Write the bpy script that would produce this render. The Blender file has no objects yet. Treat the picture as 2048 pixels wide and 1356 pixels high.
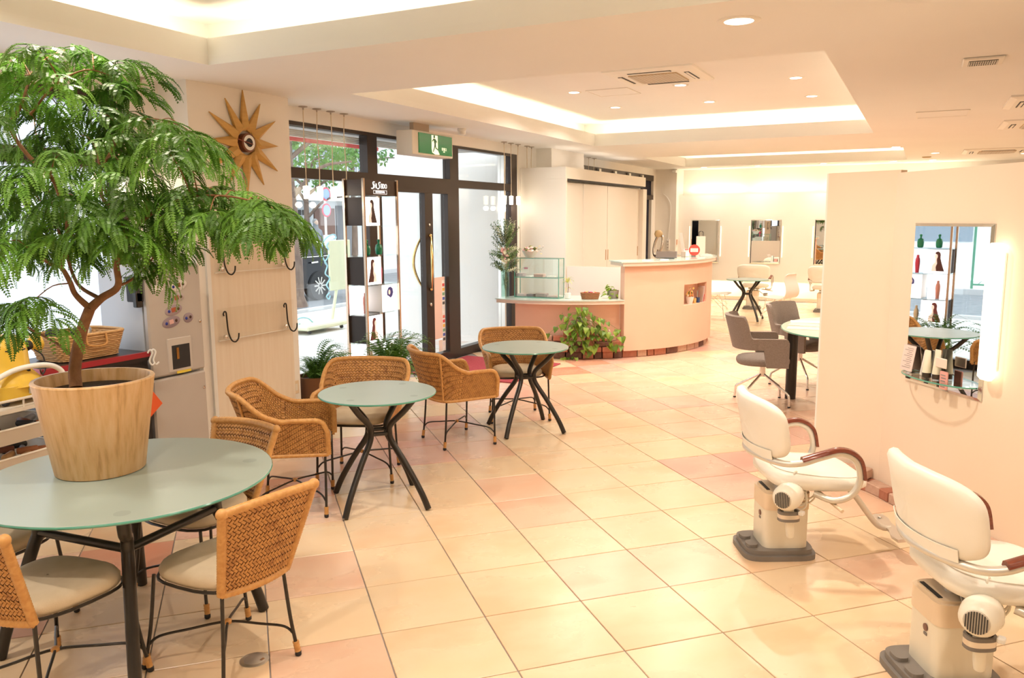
import bpy, bmesh, math, random
from math import sin, cos, pi, radians, sqrt
from mathutils import Vector, Matrix, noise, Quaternion
random.seed(7)
V = Vector
sc = bpy.context.scene
col = sc.collection
# ---------------------------------------------------------------- camera, world, light, exposure
FPX, PITCH, ROLL, CAMZ, YAW = 1614.854, 0.14812, 0.00498, 1.7084, 0.46776
cam = bpy.data.objects.new('camera', bpy.data.cameras.new('camera'))
cam.data.sensor_width = 36.0
cam.data.lens = FPX / 2048 * 36.0
cam.data.clip_start = 0.05
cam.data.clip_end = 200
cam.matrix_world = Matrix.Translation((0, 0, CAMZ)) @ Matrix.Rotation(YAW, 4, 'Z') @ Matrix.Rotation(pi / 2 - PITCH, 4, 'X') @ Matrix.Rotation(-ROLL, 4, 'Z')
col.objects.link(cam)
sc.camera = cam
sc.view_settings.view_transform = 'Standard'
sc.view_settings.look = 'None'
sc.view_settings.gamma = 1.0
sc.view_settings.use_curve_mapping = False
sc.view_settings.exposure = 0.35
cy = sc.cycles
cy.max_bounces = 9
cy.diffuse_bounces = 4
cy.glossy_bounces = 4
cy.transmission_bounces = 6
cy.transparent_max_bounces = 16
cy.caustics_reflective = False
cy.caustics_refractive = False
cy.sample_clamp_indirect = 6.0
cy.use_denoising = True
world = bpy.data.worlds.new('world')
sc.world = world
world.use_nodes = True
wn = world.node_tree.nodes
bg = wn['Background']
bg.inputs[0].default_value = (0.86, 0.94, 1.0, 1)
bg.inputs[1].default_value = 2.4
WARM = (1.0, 0.86, 0.725)
SOFT = (1.0, 0.89, 0.64)
GAIN = .62
def area(name, loc, size, power, color=WARM, rot=(0, 0, 0), shape='RECTANGLE', sy=None, spread=None):
    l = bpy.data.lights.new(name, 'AREA')
    l.shape = shape
    l.size = size
    if sy: l.size_y = sy
    l.energy = power * GAIN
    l.color = color
    if spread: l.spread = spread
    o = bpy.data.objects.new(name, l)
    o.location = loc
    o.rotation_euler = rot
    col.objects.link(o)
    return o
# ---------------------------------------------------------------- helpers
def tag(o, label=None, cat=None, group=None, kind=None):
    if label: o['label'] = label
    if cat: o['category'] = cat
    if group: o['group'] = group
    if kind: o['kind'] = kind
    return o
def empty(name, loc=(0, 0, 0), rz=0.0, label=None, cat=None, group=None, kind=None):
    o = bpy.data.objects.new(name, None)
    o.empty_display_size = 0.1
    o.location = loc
    o.rotation_euler = (0, 0, rz)
    col.objects.link(o)
    return tag(o, label, cat, group, kind)
def copy_tree(o, parent=None):
    c = o.copy()
    col.objects.link(c)
    c.parent = parent
    for ch in list(o.children):
        copy_tree(ch, c)
    return c
def ray(u, v):
    a, b = (u - 1024) / FPX, (678 - v) / FPX
    cr, sr = cos(ROLL), sin(ROLL)
    x, z = cr * a + sr * b, -sr * a + cr * b
    y, zz = cos(PITCH) + sin(PITCH) * z, -sin(PITCH) + cos(PITCH) * z
    c, s = cos(YAW), sin(YAW)
    return V((c * x - s * y, s * x + c * y, zz))
def at(u, v, d):
    return V((0, 0, CAMZ)) + ray(u, v) * d
def prj(p):
    x0, y0, z = p[0], p[1], p[2] - CAMZ
    c, s = cos(YAW), sin(YAW)
    x, y = c * x0 + s * y0, -s * x0 + c * y0
    yd, zu = cos(PITCH) * y - sin(PITCH) * z, sin(PITCH) * y + cos(PITCH) * z
    if yd < .05: return None
    return (1024 + FPX * x / yd, 678 - FPX * zu / yd, yd)
def catmull(pts, n=8, closed=False):
    P = [V(p) for p in pts]
    out = []
    m = len(P)
    for i in range(m if closed else m - 1):
        if closed:
            a, b, c, d = P[i - 1], P[i], P[(i + 1) % m], P[(i + 2) % m]
        else:
            b, c = P[i], P[i + 1]
            a = P[i - 1] if i > 0 else b * 2 - c
            d = P[i + 2] if i + 2 < m else c * 2 - b
        for k in range(n):
            t = k / n
            out.append(0.5 * ((2 * b) + (c - a) * t + (2 * a - 5 * b + 4 * c - d) * t * t + (3 * b - a - 3 * c + d) * t ** 3))
    if not closed: out.append(P[-1])
    return out
class MB:
    def __init__(s):
        s.v = []; s.f = []; s.uv = None
    def add(s, vs, fs):
        n = len(s.v)
        s.v += [tuple(x) for x in vs]
        s.f += [tuple(i + n for i in f) for f in fs]
        return s
    def box(s, c, d, rz=0.0, b=0.0, m=None):
        x, y, z = d[0] / 2, d[1] / 2, d[2] / 2
        if b > 0:
            b = min(b, x * .9, y * .9, z * .9)
            vs, fs = [], []
            idx = {}
            for sx in (-1, 1):
                for sy in (-1, 1):
                    for sz in (-1, 1):
                        for ax in range(3):
                            p = [sx * (x - b), sy * (y - b), sz * (z - b)]
                            p[ax] = (sx * x, sy * y, sz * z)[ax]
                            idx[(sx, sy, sz, ax)] = len(vs)
                            vs.append(p)
            for ax in range(3):
                o1, o2 = (ax + 1) % 3, (ax + 2) % 3
                for sg in (-1, 1):
                    q = []
                    for a, c2 in ((-1, -1), (1, -1), (1, 1), (-1, 1)):
                        k = [0, 0, 0]; k[ax] = sg; k[o1] = a; k[o2] = c2
                        q.append(idx[(*k, ax)])
                    fs.append(q if sg > 0 else q[::-1])
            for ax in range(3):
                o1, o2 = (ax + 1) % 3, (ax + 2) % 3
                for a in (-1, 1):
                    for c2 in (-1, 1):
                        k0 = [0, 0, 0]; k1 = [0, 0, 0]
                        k0[ax] = -1; k1[ax] = 1
                        for k in (k0, k1): k[o1] = a; k[o2] = c2
                        q = [idx[(*k0, o1)], idx[(*k1, o1)], idx[(*k1, o2)], idx[(*k0, o2)]]
                        fs.append(q if a * c2 < 0 else q[::-1])
            for sx in (-1, 1):
                for sy in (-1, 1):
                    for sz in (-1, 1):
                        q = [idx[(sx, sy, sz, a)] for a in range(3)]
                        fs.append(q if sx * sy * sz > 0 else q[::-1])
        else:
            vs = [(-x, -y, -z), (x, -y, -z), (x, y, -z), (-x, y, -z), (-x, -y, z), (x, -y, z), (x, y, z), (-x, y, z)]
            fs = [(0, 3, 2, 1), (4, 5, 6, 7), (0, 1, 5, 4), (1, 2, 6, 5), (2, 3, 7, 6), (3, 0, 4, 7)]
        R = Matrix.Rotation(rz, 3, 'Z') if m is None else m
        return s.add([R @ V(p) + V(c) for p in vs], fs)
    def bx(s, x0, x1, y0, y1, z0, z1, b=0.0):
        return s.box(((x0 + x1) / 2, (y0 + y1) / 2, (z0 + z1) / 2), (abs(x1 - x0), abs(y1 - y0), abs(z1 - z0)), 0, b)
    def bar(s, p, q, w, h, up=(0, 0, 1), b=0.0):
        p, q = V(p), V(q)
        X = (q - p).normalized()
        Y = V(up).cross(X)
        if Y.length < 1e-4: Y = V((0, 1, 0)).cross(X)
        Y.normalize()
        Z = X.cross(Y)
        m = Matrix((X, Y, Z)).transposed()
        return s.box((p + q) / 2, ((q - p).length, w, h), 0, b, m)
    def tube(s, pts, r, n=8, closed=False, caps=True):
        P = [V(p) for p in pts]
        m = len(P)
        rs = r if isinstance(r, (list, tuple)) else [r] * m
        T = []
        for i in range(m):
            a = P[i - 1] if (i > 0 or closed) else P[i]
            c = P[(i + 1) % m] if (i < m - 1 or closed) else P[i]
            t = (c - a)
            T.append(t.normalized() if t.length > 1e-9 else V((0, 0, 1)))
        N = T[0].orthogonal().normalized()
        vs = []
        for i in range(m):
            if i > 0:
                q = T[i - 1].rotation_difference(T[i])
                N = q @ N
            N = (N - T[i] * N.dot(T[i])).normalized()
            B = T[i].cross(N)
            for k in range(n):
                a = 2 * pi * k / n
                vs.append(P[i] + (N * cos(a) + B * sin(a)) * rs[i])
        fs = []
        for i in range(m if closed else m - 1):
            j = (i + 1) % m
            for k in range(n):
                k2 = (k + 1) % n
                fs.append((i * n + k, i * n + k2, j * n + k2, j * n + k))
        if caps and not closed:
            fs.append(tuple(range(n))[::-1])
            fs.append(tuple((m - 1) * n + k for k in range(n)))
        return s.add(vs, fs)
    def lathe(s, prof, n=24, c=(0, 0, 0), m=None, caps=True, sx=1.0, sy=1.0):
        vs = []
        for r, z in prof:
            for k in range(n):
                a = 2 * pi * k / n
                p = V((r * cos(a) * sx, r * sin(a) * sy, z))
                if m is not None: p = m @ p
                vs.append(p + V(c))
        fs = []
        for i in range(len(prof) - 1):
            for k in range(n):
                k2 = (k + 1) % n
                fs.append((i * n + k, i * n + k2, (i + 1) * n + k2, (i + 1) * n + k))
        if caps:
            fs.append(tuple(range(n))[::-1])
            fs.append(tuple((len(prof) - 1) * n + k for k in range(n)))
        return s.add(vs, fs)
    def cyl(s, c, r, h, n=20, m=None):
        return s.lathe([(r, 0), (r, h)], n, c, m)
    def prism(s, poly, z0, z1, fn=None):
        n = len(poly)
        vs = [(x, y, z0) for x, y in poly] + [(x, y, z1) for x, y in poly]
        if fn: vs = [fn(V(p)) for p in vs]
        fs = [tuple(range(n))[::-1], tuple(range(n, 2 * n))]
        for i in range(n):
            j = (i + 1) % n
            fs.append((i, j, n + j, n + i))
        return s.add(vs, fs)
    def grid(s, fn, nu, nv, cu=False):
        vs = [fn(i / nu, j / nv) for i in range(nu if cu else nu + 1) for j in range(nv + 1)]
        fs = []
        m = nu if cu else nu + 1
        for i in range(nu):
            i2 = (i + 1) % m
            for j in range(nv):
                fs.append((i * (nv + 1) + j, i2 * (nv + 1) + j, i2 * (nv + 1) + j + 1, i * (nv + 1) + j + 1))
        return s.add(vs, fs)
    def slab(s, fn, nu, nv, t):
        """surface grid with real thickness: fn(u,v)->(point, normal)"""
        A, B = [], []
        for i in range(nu + 1):
            for j in range(nv + 1):
                p, n = fn(i / nu, j / nv)
                A.append(p + n * (t / 2)); B.append(p - n * (t / 2))
        k = len(A); w = nv + 1
        fs = []
        for i in range(nu):
            for j in range(nv):
                a, b, c, d = i * w + j, (i + 1) * w + j, (i + 1) * w + j + 1, i * w + j + 1
                fs.append((a, b, c, d)); fs.append((k + d, k + c, k + b, k + a))
        for i in range(nu):
            fs.append((i * w, k + i * w, k + (i + 1) * w, (i + 1) * w))
            fs.append((i * w + nv, (i + 1) * w + nv, k + (i + 1) * w + nv, k + i * w + nv))
        for j in range(nv):
            fs.append((j, j + 1, k + j + 1, k + j))
            fs.append((nu * w + j, k + nu * w + j, k + nu * w + j + 1, nu * w + j + 1))
        return s.add(A + B, fs)
    def ball(s, c, r, nu=14, nv=8, m=None):
        r = r if isinstance(r, (tuple, list)) else (r, r, r)
        prof = [(max(1e-4, sin(pi * j / nv)), -cos(pi * j / nv)) for j in range(nv + 1)]
        vs = []
        for a, z in prof:
            for k in range(nu):
                t = 2 * pi * k / nu
                p = V((a * cos(t) * r[0], a * sin(t) * r[1], z * r[2]))
                if m is not None: p = m @ p
                vs.append(p + V(c))
        fs = []
        for i in range(nv):
            for k in range(nu):
                k2 = (k + 1) % nu
                fs.append((i * nu + k, i * nu + k2, (i + 1) * nu + k2, (i + 1) * nu + k))
        return s.add(vs, fs)
    def xf(s, m):
        s.v = [tuple(m @ V(p)) for p in s.v]
        return s
    def mesh(s, name, mat, smooth=False):
        me = bpy.data.meshes.new(name)
        me.from_pydata(s.v, [], s.f)
        if mat: me.materials.append(mat)
        if smooth:
            me.polygons.foreach_set('use_smooth', [True] * len(me.polygons))
            try: me.set_sharp_from_angle(angle=radians(smooth if smooth > 1 else 50))
            except Exception: pass
        me.update()
        return me
    def build(s, name, mat, parent=None, smooth=False, label=None, cat=None, group=None, kind=None, loc=None, rz=None):
        o = bpy.data.objects.new(name, s.mesh(name, mat, smooth))
        col.objects.link(o)
        o.parent = parent
        if loc is not None: o.location = loc
        if rz is not None: o.rotation_euler = (0, 0, rz)
        return tag(o, label, cat, group, kind)
def inst(name, me, parent=None, loc=(0, 0, 0), rot=(0, 0, 0), scale=None, **k):
    o = bpy.data.objects.new(name, me)
    col.objects.link(o)
    o.parent = parent
    o.location = loc
    o.rotation_euler = rot
    if scale: o.scale = scale if isinstance(scale, (tuple, list)) else (scale,) * 3
    return tag(o, **k)
def text_mesh(name, txt, size, mat, depth=0.002, align='CENTER', sx=1.0, bold=0.0):
    cu = bpy.data.curves.new(name, 'FONT')
    cu.body = txt
    cu.size = size
    cu.align_x = align
    cu.align_y = 'CENTER'
    cu.extrude = depth / 2
    cu.offset = bold
    cu.resolution_u = 3
    o = bpy.data.objects.new(name, cu)
    col.objects.link(o)
    dg = bpy.context.evaluated_depsgraph_get()
    me = bpy.data.meshes.new_from_object(o.evaluated_get(dg))
    bpy.data.objects.remove(o)
    me.materials.clear()
    me.materials.append(mat)
    if sx != 1.0: me.transform(Matrix.Diagonal((sx, 1, 1, 1)))
    me.name = name
    return me
def frame_mat(X, Y, Z, o):
    m = Matrix((X, Y, Z)).transposed().to_4x4()
    m.translation = V(o)
    return m
# ---------------------------------------------------------------- materials
MATS = {}
def mat(name, color=(.8, .8, .8), rough=.5, metal=0.0, spec=.5, emit=0, ecol=None, trans=0, alpha=1, coat=0, sss=0):
    if name in MATS: return MATS[name]
    m = bpy.data.materials.new(name)
    m.use_nodes = True
    b = m.node_tree.nodes['Principled BSDF']
    b.inputs['Base Color'].default_value = (*color, 1)
    b.inputs['Roughness'].default_value = rough
    b.inputs['Metallic'].default_value = metal
    b.inputs['Specular IOR Level'].default_value = spec
    b.inputs['Coat Weight'].default_value = coat
    b.inputs['Transmission Weight'].default_value = trans
    b.inputs['Alpha'].default_value = alpha
    if sss:
        b.inputs['Subsurface Weight'].default_value = sss
        b.inputs['Subsurface Radius'].default_value = (.01, .006, .004)
    if emit:
        b.inputs['Emission Color'].default_value = (*(ecol or color), 1)
        b.inputs['Emission Strength'].default_value = emit
    MATS[name] = m
    return m
def noisy(name, c1, c2, scale=(4, 4, 4), rough=.5, detail=4, bump=0.0, bscale=None, rnd=0.0, spec=.5, metal=0, lo=.35, hi=.65, coat=0.0, c3=None, rough2=None):
    """principled with noise-mixed colour, optional relief and per-object variation"""
    m = mat(name, c1, rough, metal, spec, coat=coat)
    nt = m.node_tree
    N, L = nt.nodes, nt.links
    b = N['Principled BSDF']
    tc = N.new('ShaderNodeTexCoord')
    mp = N.new('ShaderNodeMapping')
    mp.inputs['Scale'].default_value = scale
    L.new(tc.outputs['Object'], mp.inputs[0])
    oi = N.new('ShaderNodeObjectInfo')
    ml = N.new('ShaderNodeMath'); ml.operation = 'MULTIPLY'; ml.inputs[1].default_value = 37.0
    L.new(oi.outputs['Random'], ml.inputs[0])
    no = N.new('ShaderNodeTexNoise')
    no.noise_dimensions = '4D'
    no.inputs['Detail'].default_value = detail
    no.inputs['Scale'].default_value = 1.0
    L.new(mp.outputs[0], no.inputs['Vector'])
    L.new(ml.outputs[0], no.inputs['W'])
    cr = N.new('ShaderNodeValToRGB')
    cr.color_ramp.elements[0].position = lo
    cr.color_ramp.elements[0].color = (*c1, 1)
    cr.color_ramp.elements[1].position = hi
    cr.color_ramp.elements[1].color = (*c2, 1)
    if c3:
        e = cr.color_ramp.elements.new((lo + hi) / 2)
        e.color = (*c3, 1)
    L.new(no.outputs['Fac'], cr.inputs[0])
    out = cr.outputs[0]
    if rnd:
        hs = N.new('ShaderNodeHueSaturation')
        mr = N.new('ShaderNodeMapRange')
        mr.inputs['To Min'].default_value = 1 - rnd
        mr.inputs['To Max'].default_value = 1 + rnd
        L.new(oi.outputs['Random'], mr.inputs[0])
        L.new(mr.outputs[0], hs.inputs['Value'])
        L.new(out, hs.inputs['Color'])
        out = hs.outputs[0]
    L.new(out, b.inputs['Base Color'])
    if bump:
        n2 = N.new('ShaderNodeTexNoise')
        n2.inputs['Scale'].default_value = bscale or 60
        n2.inputs['Detail'].default_value = 3
        L.new(tc.outputs['Object'], n2.inputs['Vector'])
        bp = N.new('ShaderNodeBump')
        bp.inputs['Strength'].default_value = bump
        bp.inputs['Distance'].default_value = .01
        L.new(n2.outputs['Fac'], bp.inputs['Height'])
        L.new(bp.outputs[0], b.inputs['Normal'])
    if rough2 is not None:
        mr = N.new('ShaderNodeMapRange')
        mr.inputs['To Min'].default_value = rough
        mr.inputs['To Max'].default_value = rough2
        L.new(no.outputs['Fac'], mr.inputs[0])
        L.new(mr.outputs[0], b.inputs['Roughness'])
    return m
def clear_glass(name, tint=(1, 1, 1), refl=.07, rough=0.0, graze=.7):
    m = bpy.data.materials.new(name)
    m.use_nodes = True
    nt = m.node_tree
    N, L = nt.nodes, nt.links
    N.remove(N['Principled BSDF'])
    tr = N.new('ShaderNodeBsdfTransparent')
    tr.inputs[0].default_value = (*tint, 1)
    gl = N.new('ShaderNodeBsdfGlossy')
    gl.inputs['Roughness'].default_value = rough
    fr = N.new('ShaderNodeLayerWeight')
    fr.inputs['Blend'].default_value = .5
    pw = N.new('ShaderNodeMath'); pw.operation = 'POWER'; pw.inputs[1].default_value = 4.0
    L.new(fr.outputs['Facing'], pw.inputs[0])
    ml = N.new('ShaderNodeMath'); ml.operation = 'MULTIPLY_ADD'
    ml.inputs[1].default_value = graze; ml.inputs[2].default_value = refl * .6
    mx = N.new('ShaderNodeMixShader')
    L.new(pw.outputs[0], ml.inputs[0])
    L.new(ml.outputs[0], mx.inputs[0])
    L.new(tr.outputs[0], mx.inputs[1])
    L.new(gl.outputs[0], mx.inputs[2])
    L.new(mx.outputs[0], N['Material Output'].inputs[0])
    MATS[name] = m
    return m
def leafy(name, c1, c2, rough=.45, trans=.35, scale=14.0):
    """thin leaf: glossy diffuse + translucency"""
    m = noisy(name, c1, c2, (scale,) * 3, rough, 2, rnd=.18, lo=.3, hi=.7)
    nt = m.node_tree
    N, L = nt.nodes, nt.links
    b = N['Principled BSDF']
    t = N.new('ShaderNodeBsdfTranslucent')
    src = b.inputs['Base Color'].links[0].from_socket
    L.new(src, t.inputs[0])
    mx = N.new('ShaderNodeMixShader')
    mx.inputs[0].default_value = trans
    L.new(b.outputs[0], mx.inputs[1])
    L.new(t.outputs[0], mx.inputs[2])
    L.new(mx.outputs[0], N['Material Output'].inputs[0])
    return m
M = mat
m_ceil = noisy('ceiling_paint', (.87, .85, .81), (.89, .87, .83), (1, 1, 1), .9, 2)
m_wall = noisy('wall_paint', (.89, .85, .78), (.91, .87, .81), (2, 2, 2), .85, 2, bump=.02, bscale=90)
m_peach = noisy('peach_paint', (.84, .545, .405), (.86, .575, .435), (2, 2, 2), .8, 2, bump=.05, bscale=50)
m_part = noisy('partition_paint', (.89, .73, .575), (.91, .76, .61), (1.5, 1.5, 1.5), .8, 2, bump=.06, bscale=35)
m_frame = M('dark_bronze', (.045, .03, .024), .35, .4)
m_glass = clear_glass('window_glass', (.97, .985, .98), .06)
m_sglass = clear_glass('shelf_glass', (.955, .985, .97), .06)
m_gedge = M('glass_edge', (.10, .36, .28), .15, 0, .6)
m_chrome = M('chrome', (.82, .80, .78), .12, 1)
m_steel = M('brushed_steel', (.72, .69, .64), .3, 1)
m_brass = M('brass', (.80, .58, .25), .18, 1)
m_black = M('black_metal', (.022, .018, .014), .28, .2, .6)
m_blackm = M('black_matte', (.02, .02, .022), .6)
m_white = M('white_plastic', (.85, .84, .80), .35)
m_mirror = M('mirror_silver', (.93, .95, .94), .012, 1)
m_leath = noisy('cream_leather', (.88, .84, .74), (.90, .86, .77), (6, 6, 6), .42, 2, bump=.03, bscale=220)
m_grout = M('grout', (.33, .30, .29), .8)
m_mortar = M('mortar', (.24, .15, .11), .9)
# ---------------------------------------------------------------- room shell
XF, ZC, ZU = -5.07, 2.706, 3.035
XR, YN, YB = 3.6, -2.2, 17.3
floor = MB().bx(XF - .1, XR, YN, YB, -.12, -.006).build('floor', m_grout, kind='structure')
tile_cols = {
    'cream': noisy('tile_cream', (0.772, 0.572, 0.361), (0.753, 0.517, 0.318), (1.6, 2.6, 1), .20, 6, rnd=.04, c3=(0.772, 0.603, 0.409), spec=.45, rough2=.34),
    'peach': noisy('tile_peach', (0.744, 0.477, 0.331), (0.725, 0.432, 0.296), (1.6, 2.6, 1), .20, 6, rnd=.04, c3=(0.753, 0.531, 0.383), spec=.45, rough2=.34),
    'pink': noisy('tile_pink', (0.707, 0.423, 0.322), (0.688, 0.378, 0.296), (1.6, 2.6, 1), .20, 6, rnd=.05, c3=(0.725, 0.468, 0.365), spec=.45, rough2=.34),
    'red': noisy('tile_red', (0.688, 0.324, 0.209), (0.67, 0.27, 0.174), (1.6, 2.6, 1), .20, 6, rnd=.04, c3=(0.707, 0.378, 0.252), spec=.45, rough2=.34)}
TS, TG = .45, .0055
tmesh = {k: MB().box((0, 0, -.0055), (TS - TG, TS - TG, .011), 0, .0018).mesh('tile', m) for k, m in tile_cols.items()}
R45 = pi / 4
def tile_ij(x, y):
    a, b = (x + y) / sqrt(2), (y - x) / sqrt(2)
    return math.floor((a - .0106) / TS), math.floor((b - .0139) / TS)
def tile_c(i, j):
    a, b = .0106 + TS * (i + .5), .0139 + TS * (j + .5)
    return (a - b) / sqrt(2), (a + b) / sqrt(2)
def px_floor(u, v):
    d = ray(u, v)
    t = -CAMZ / d.z
    return d.x * t, d.y * t
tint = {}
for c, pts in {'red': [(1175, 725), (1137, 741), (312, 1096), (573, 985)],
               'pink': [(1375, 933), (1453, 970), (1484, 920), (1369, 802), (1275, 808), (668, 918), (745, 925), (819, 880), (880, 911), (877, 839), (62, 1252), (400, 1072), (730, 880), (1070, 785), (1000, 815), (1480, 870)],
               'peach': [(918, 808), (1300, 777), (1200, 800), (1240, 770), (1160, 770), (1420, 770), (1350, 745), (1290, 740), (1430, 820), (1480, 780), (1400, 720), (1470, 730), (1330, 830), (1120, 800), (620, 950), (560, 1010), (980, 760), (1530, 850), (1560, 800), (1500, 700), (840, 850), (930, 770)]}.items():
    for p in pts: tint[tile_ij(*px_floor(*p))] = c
cand = []
for i in range(-12, 60):
    for j in range(-12, 60):
        x, y = tile_c(i, j)
        if not (XF - .02 < x < XR - .3 and YN + .3 < y < 17.0): continue
        p = prj((x, y, 0))
        vis = p and -60 < p[0] < 2110 and 420 < p[1] < 1450
        cand.append((0 if vis else 1, sqrt(x * x + y * y), i, j, x, y))
cand.sort()
rest = MB()
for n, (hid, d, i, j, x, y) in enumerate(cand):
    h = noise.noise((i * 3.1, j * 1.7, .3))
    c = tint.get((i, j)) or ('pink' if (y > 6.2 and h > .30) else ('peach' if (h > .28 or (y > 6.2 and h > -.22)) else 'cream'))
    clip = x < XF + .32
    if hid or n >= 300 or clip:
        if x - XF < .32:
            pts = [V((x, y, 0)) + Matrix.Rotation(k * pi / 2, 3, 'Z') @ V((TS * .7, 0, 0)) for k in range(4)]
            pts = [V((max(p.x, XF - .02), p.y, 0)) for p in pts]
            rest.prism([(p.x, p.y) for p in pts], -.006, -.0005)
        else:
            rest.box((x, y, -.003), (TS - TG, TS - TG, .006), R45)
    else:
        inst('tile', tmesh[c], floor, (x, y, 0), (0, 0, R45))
rest.build('far_tiles', tile_cols['cream'], floor, kind='stuff')

ceil = empty('ceiling', (0, 0, 0), kind='structure')
COF = [(-4.22, -.58, -1.6, 3.99), (-4.18, -.60, 5.41, 10.88), (-4.28, -.33, 13.35, 16.15)]
so = MB()
ys = [YN] + [y for c in COF for y in (c[2], c[3])] + [YB]
for k in range(0, len(ys) - 1, 2):
    so.bx(XF - .1, XR, ys[k], ys[k + 1], ZC, ZC + .05)
for (x0, x1, y0, y1) in COF:
    so.bx(XF - .1, x0, y0, y1, ZC, ZC + .05)
    so.bx(x1, XR, y0, y1, ZC, ZC + .05)
so.build('soffit', m_ceil, ceil)
W = .26
for (x0, x1, y0, y1) in COF:
    t, zt = .03, 2.872
    l = MB()
    l.bx(x0 - t, x0, y0 - t, y1 + t, ZC + .05, zt).bx(x1, x1 + t, y0 - t, y1 + t, ZC + .05, zt)
    l.bx(x0, x1, y0 - t, y0, ZC + .05, zt).bx(x0, x1, y1, y1 + t, ZC + .05, zt)
    l.build('cove_lip', m_ceil, ceil)
    a0, a1, b0, b1 = x0 - W, x1 + W, y0 - W, y1 + W
    r = MB()
    r.bx(a0 - .03, a0, b0, b1, ZC + .05, ZU).bx(a1, a1 + .03, b0, b1, ZC + .05, ZU)
    r.bx(a0, a1, b0 - .03, b0, ZC + .05, ZU).bx(a0, a1, b1, b1 + .03, ZC + .05, ZU)
    r.build('cove_riser', m_ceil, ceil)
    MB().bx(a0, a1, b0, b1, ZU, ZU + .04).build('upper_ceiling', m_ceil, ceil)
    # lighting strips lying in the cove behind the lip
    for (p, q, n) in (((x0 - .13, y0), (x0 - .13, y1), None), ((x1 + .13, y0), (x1 + .13, y1), None), ((x0, y0 - .13), (x1, y0 - .13), None), ((x0, y1 + .13), (x1, y1 + .13), None)):
        L_ = sqrt((p[0] - q[0]) ** 2 + (p[1] - q[1]) ** 2)
        k = max(2, int(L_ / 1.3))
        seg = L_ / k
        for i in range(k):
            c = V((*p, 0)).lerp(V((*q, 0)), (i + .5) / k)
            a = pi / 2 if p[0] == q[0] else 0
            area('cove_light', (c.x, c.y, 2.775), seg - .16, 3.9 * seg, SOFT, (pi, 0, a), sy=.05)
# outer walls
wl = empty('wall_left', (0, 0, 0), kind='structure')
MB().bx(XF - .15, XF, YN, YB, 2.575, ZC).build('header', m_wall, wl)
w = MB()
w.bx(XF - .15, XF, 3.98, 4.35, 0, 2.575)
w.build('wall_panel', m_wall, wl)
MB().bx(XF - .15, -4.78, 4.30, 5.352, 0, ZC).build('clock_pillar', m_wall, wl)
MB().bx(XF - .15, XF, 10.215, 10.9, 0, 2.575).build('wall_panel', m_wall, wl)
MB().bx(XF - .15, -4.83, 10.85, 12.1, 0, ZC).build('pillar', m_wall, wl)
MB().bx(XF - .15, XF, YN, .4, 0, 2.575).build('wall_panel', m_wall, wl)
MB().bx(XF - .15, XF, 16.62, YB, 0, 2.575).build('wall_panel', m_wall, wl)
MB().bx(XF - .15, -4.62, 16.76, YB, 0, ZC).build('corner_pillar', m_wall, wl)
MB().bx(XR, XR + .15, YN, YB, 0, ZC).build('wall_right', m_wall, kind='structure')
MB().bx(XF - .15, XR + .15, YN - .15, YN, 0, ZC).build('wall_front', m_wall, kind='structure')
wb = empty('wall_back', (0, 0, 0), kind='structure')
MB().bx(XF - .15, XR + .15, YB, YB + .15, 0, ZC).build('recessed_wall', m_wall, wb)
MB().bx(-4.62, XR, 16.95, 17.0, .415, 2.17).build('wall_panel', m_wall, wb)
MB().bx(-4.62, XR, 16.98, YB, 2.12, 2.17).build('light_ledge', m_wall, wb)
MB().bx(-4.62, XR, 16.98, YB, .415, .465).build('light_ledge', m_wall, wb)
MB().bx(-4.62, XR, 17.24, YB, 0, .07).build('baseboard_back', m_peach, kind='structure')
for k in range(4):
    area('ledge_light', (-3.9 + k * 1.35, 17.16, 2.2), 1.15, 5, SOFT, (pi, 0, 0), sy=.05)
    area('plinth_light', (-3.9 + k * 1.35, 17.15, .405), 1.15, 8, SOFT, (0, 0, 0), sy=.05)
# light beech panel with white edge strip on the clock pillar
m_beech = noisy('pale_beech', (.84, .74, .60), (.78, .66, .51), (30, 30, 1.6), .5, 4, lo=.3, hi=.7)
pp = MB().bx(-4.779, -4.765, 4.41, 5.27, 0, 1.56).build('trim_1', m_beech, kind='structure')
MB().bx(-4.779, -4.76, 4.372, 4.408, 0, 1.62).build('edge_strip', m_white, pp)
# ---------------------------------------------------------------- facade
XG = XF - .06
FD = (XF - .10, XF)
def vbar(o, y0, y1, z0, z1, name='mullion', d=FD, m=None): MB().bx(d[0], d[1], y0, y1, z0, z1).build(name, m or m_frame, o)
m_frost = mat('frosted_pane', (.90, .93, .97), .5)
nt = m_frost.node_tree
tl = nt.nodes.new('ShaderNodeBsdfTranslucent'); tl.inputs[0].default_value = (.92, .95, 1, 1)
mx = nt.nodes.new('ShaderNodeMixShader'); mx.inputs[0].default_value = .8
nt.links.new(nt.nodes['Principled BSDF'].outputs[0], mx.inputs[1]); nt.links.new(tl.outputs[0], mx.inputs[2])
nt.links.new(mx.outputs[0], nt.nodes['Material Output'].inputs[0])
def pane(o, y0, y1, z0, z1, m=None): MB().bx(XG - .004, XG + .004, y0, y1, z0, z1).build('pane', m or m_glass, o)
win1 = empty('window_1', (0, 0, 0), kind='structure')
vbar(win1, .4, 3.98, 2.50, 2.575, 'top_rail'); vbar(win1, .4, 3.98, 2.07, 2.175, 'transom'); vbar(win1, .4, 3.98, 0, .1, 'bottom_rail')
for y in (.4, 2.15, 3.86): vbar(win1, y, y + .12, .1, 2.5)
for (a, b) in ((.52, 2.15), (2.27, 3.86)):
    pane(win1, a, b, 2.175, 2.5, m_frost); pane(win1, a, b, .1, 2.07, m_frost)
win2 = empty('window_2', (0, 0, 0), kind='structure')
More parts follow.
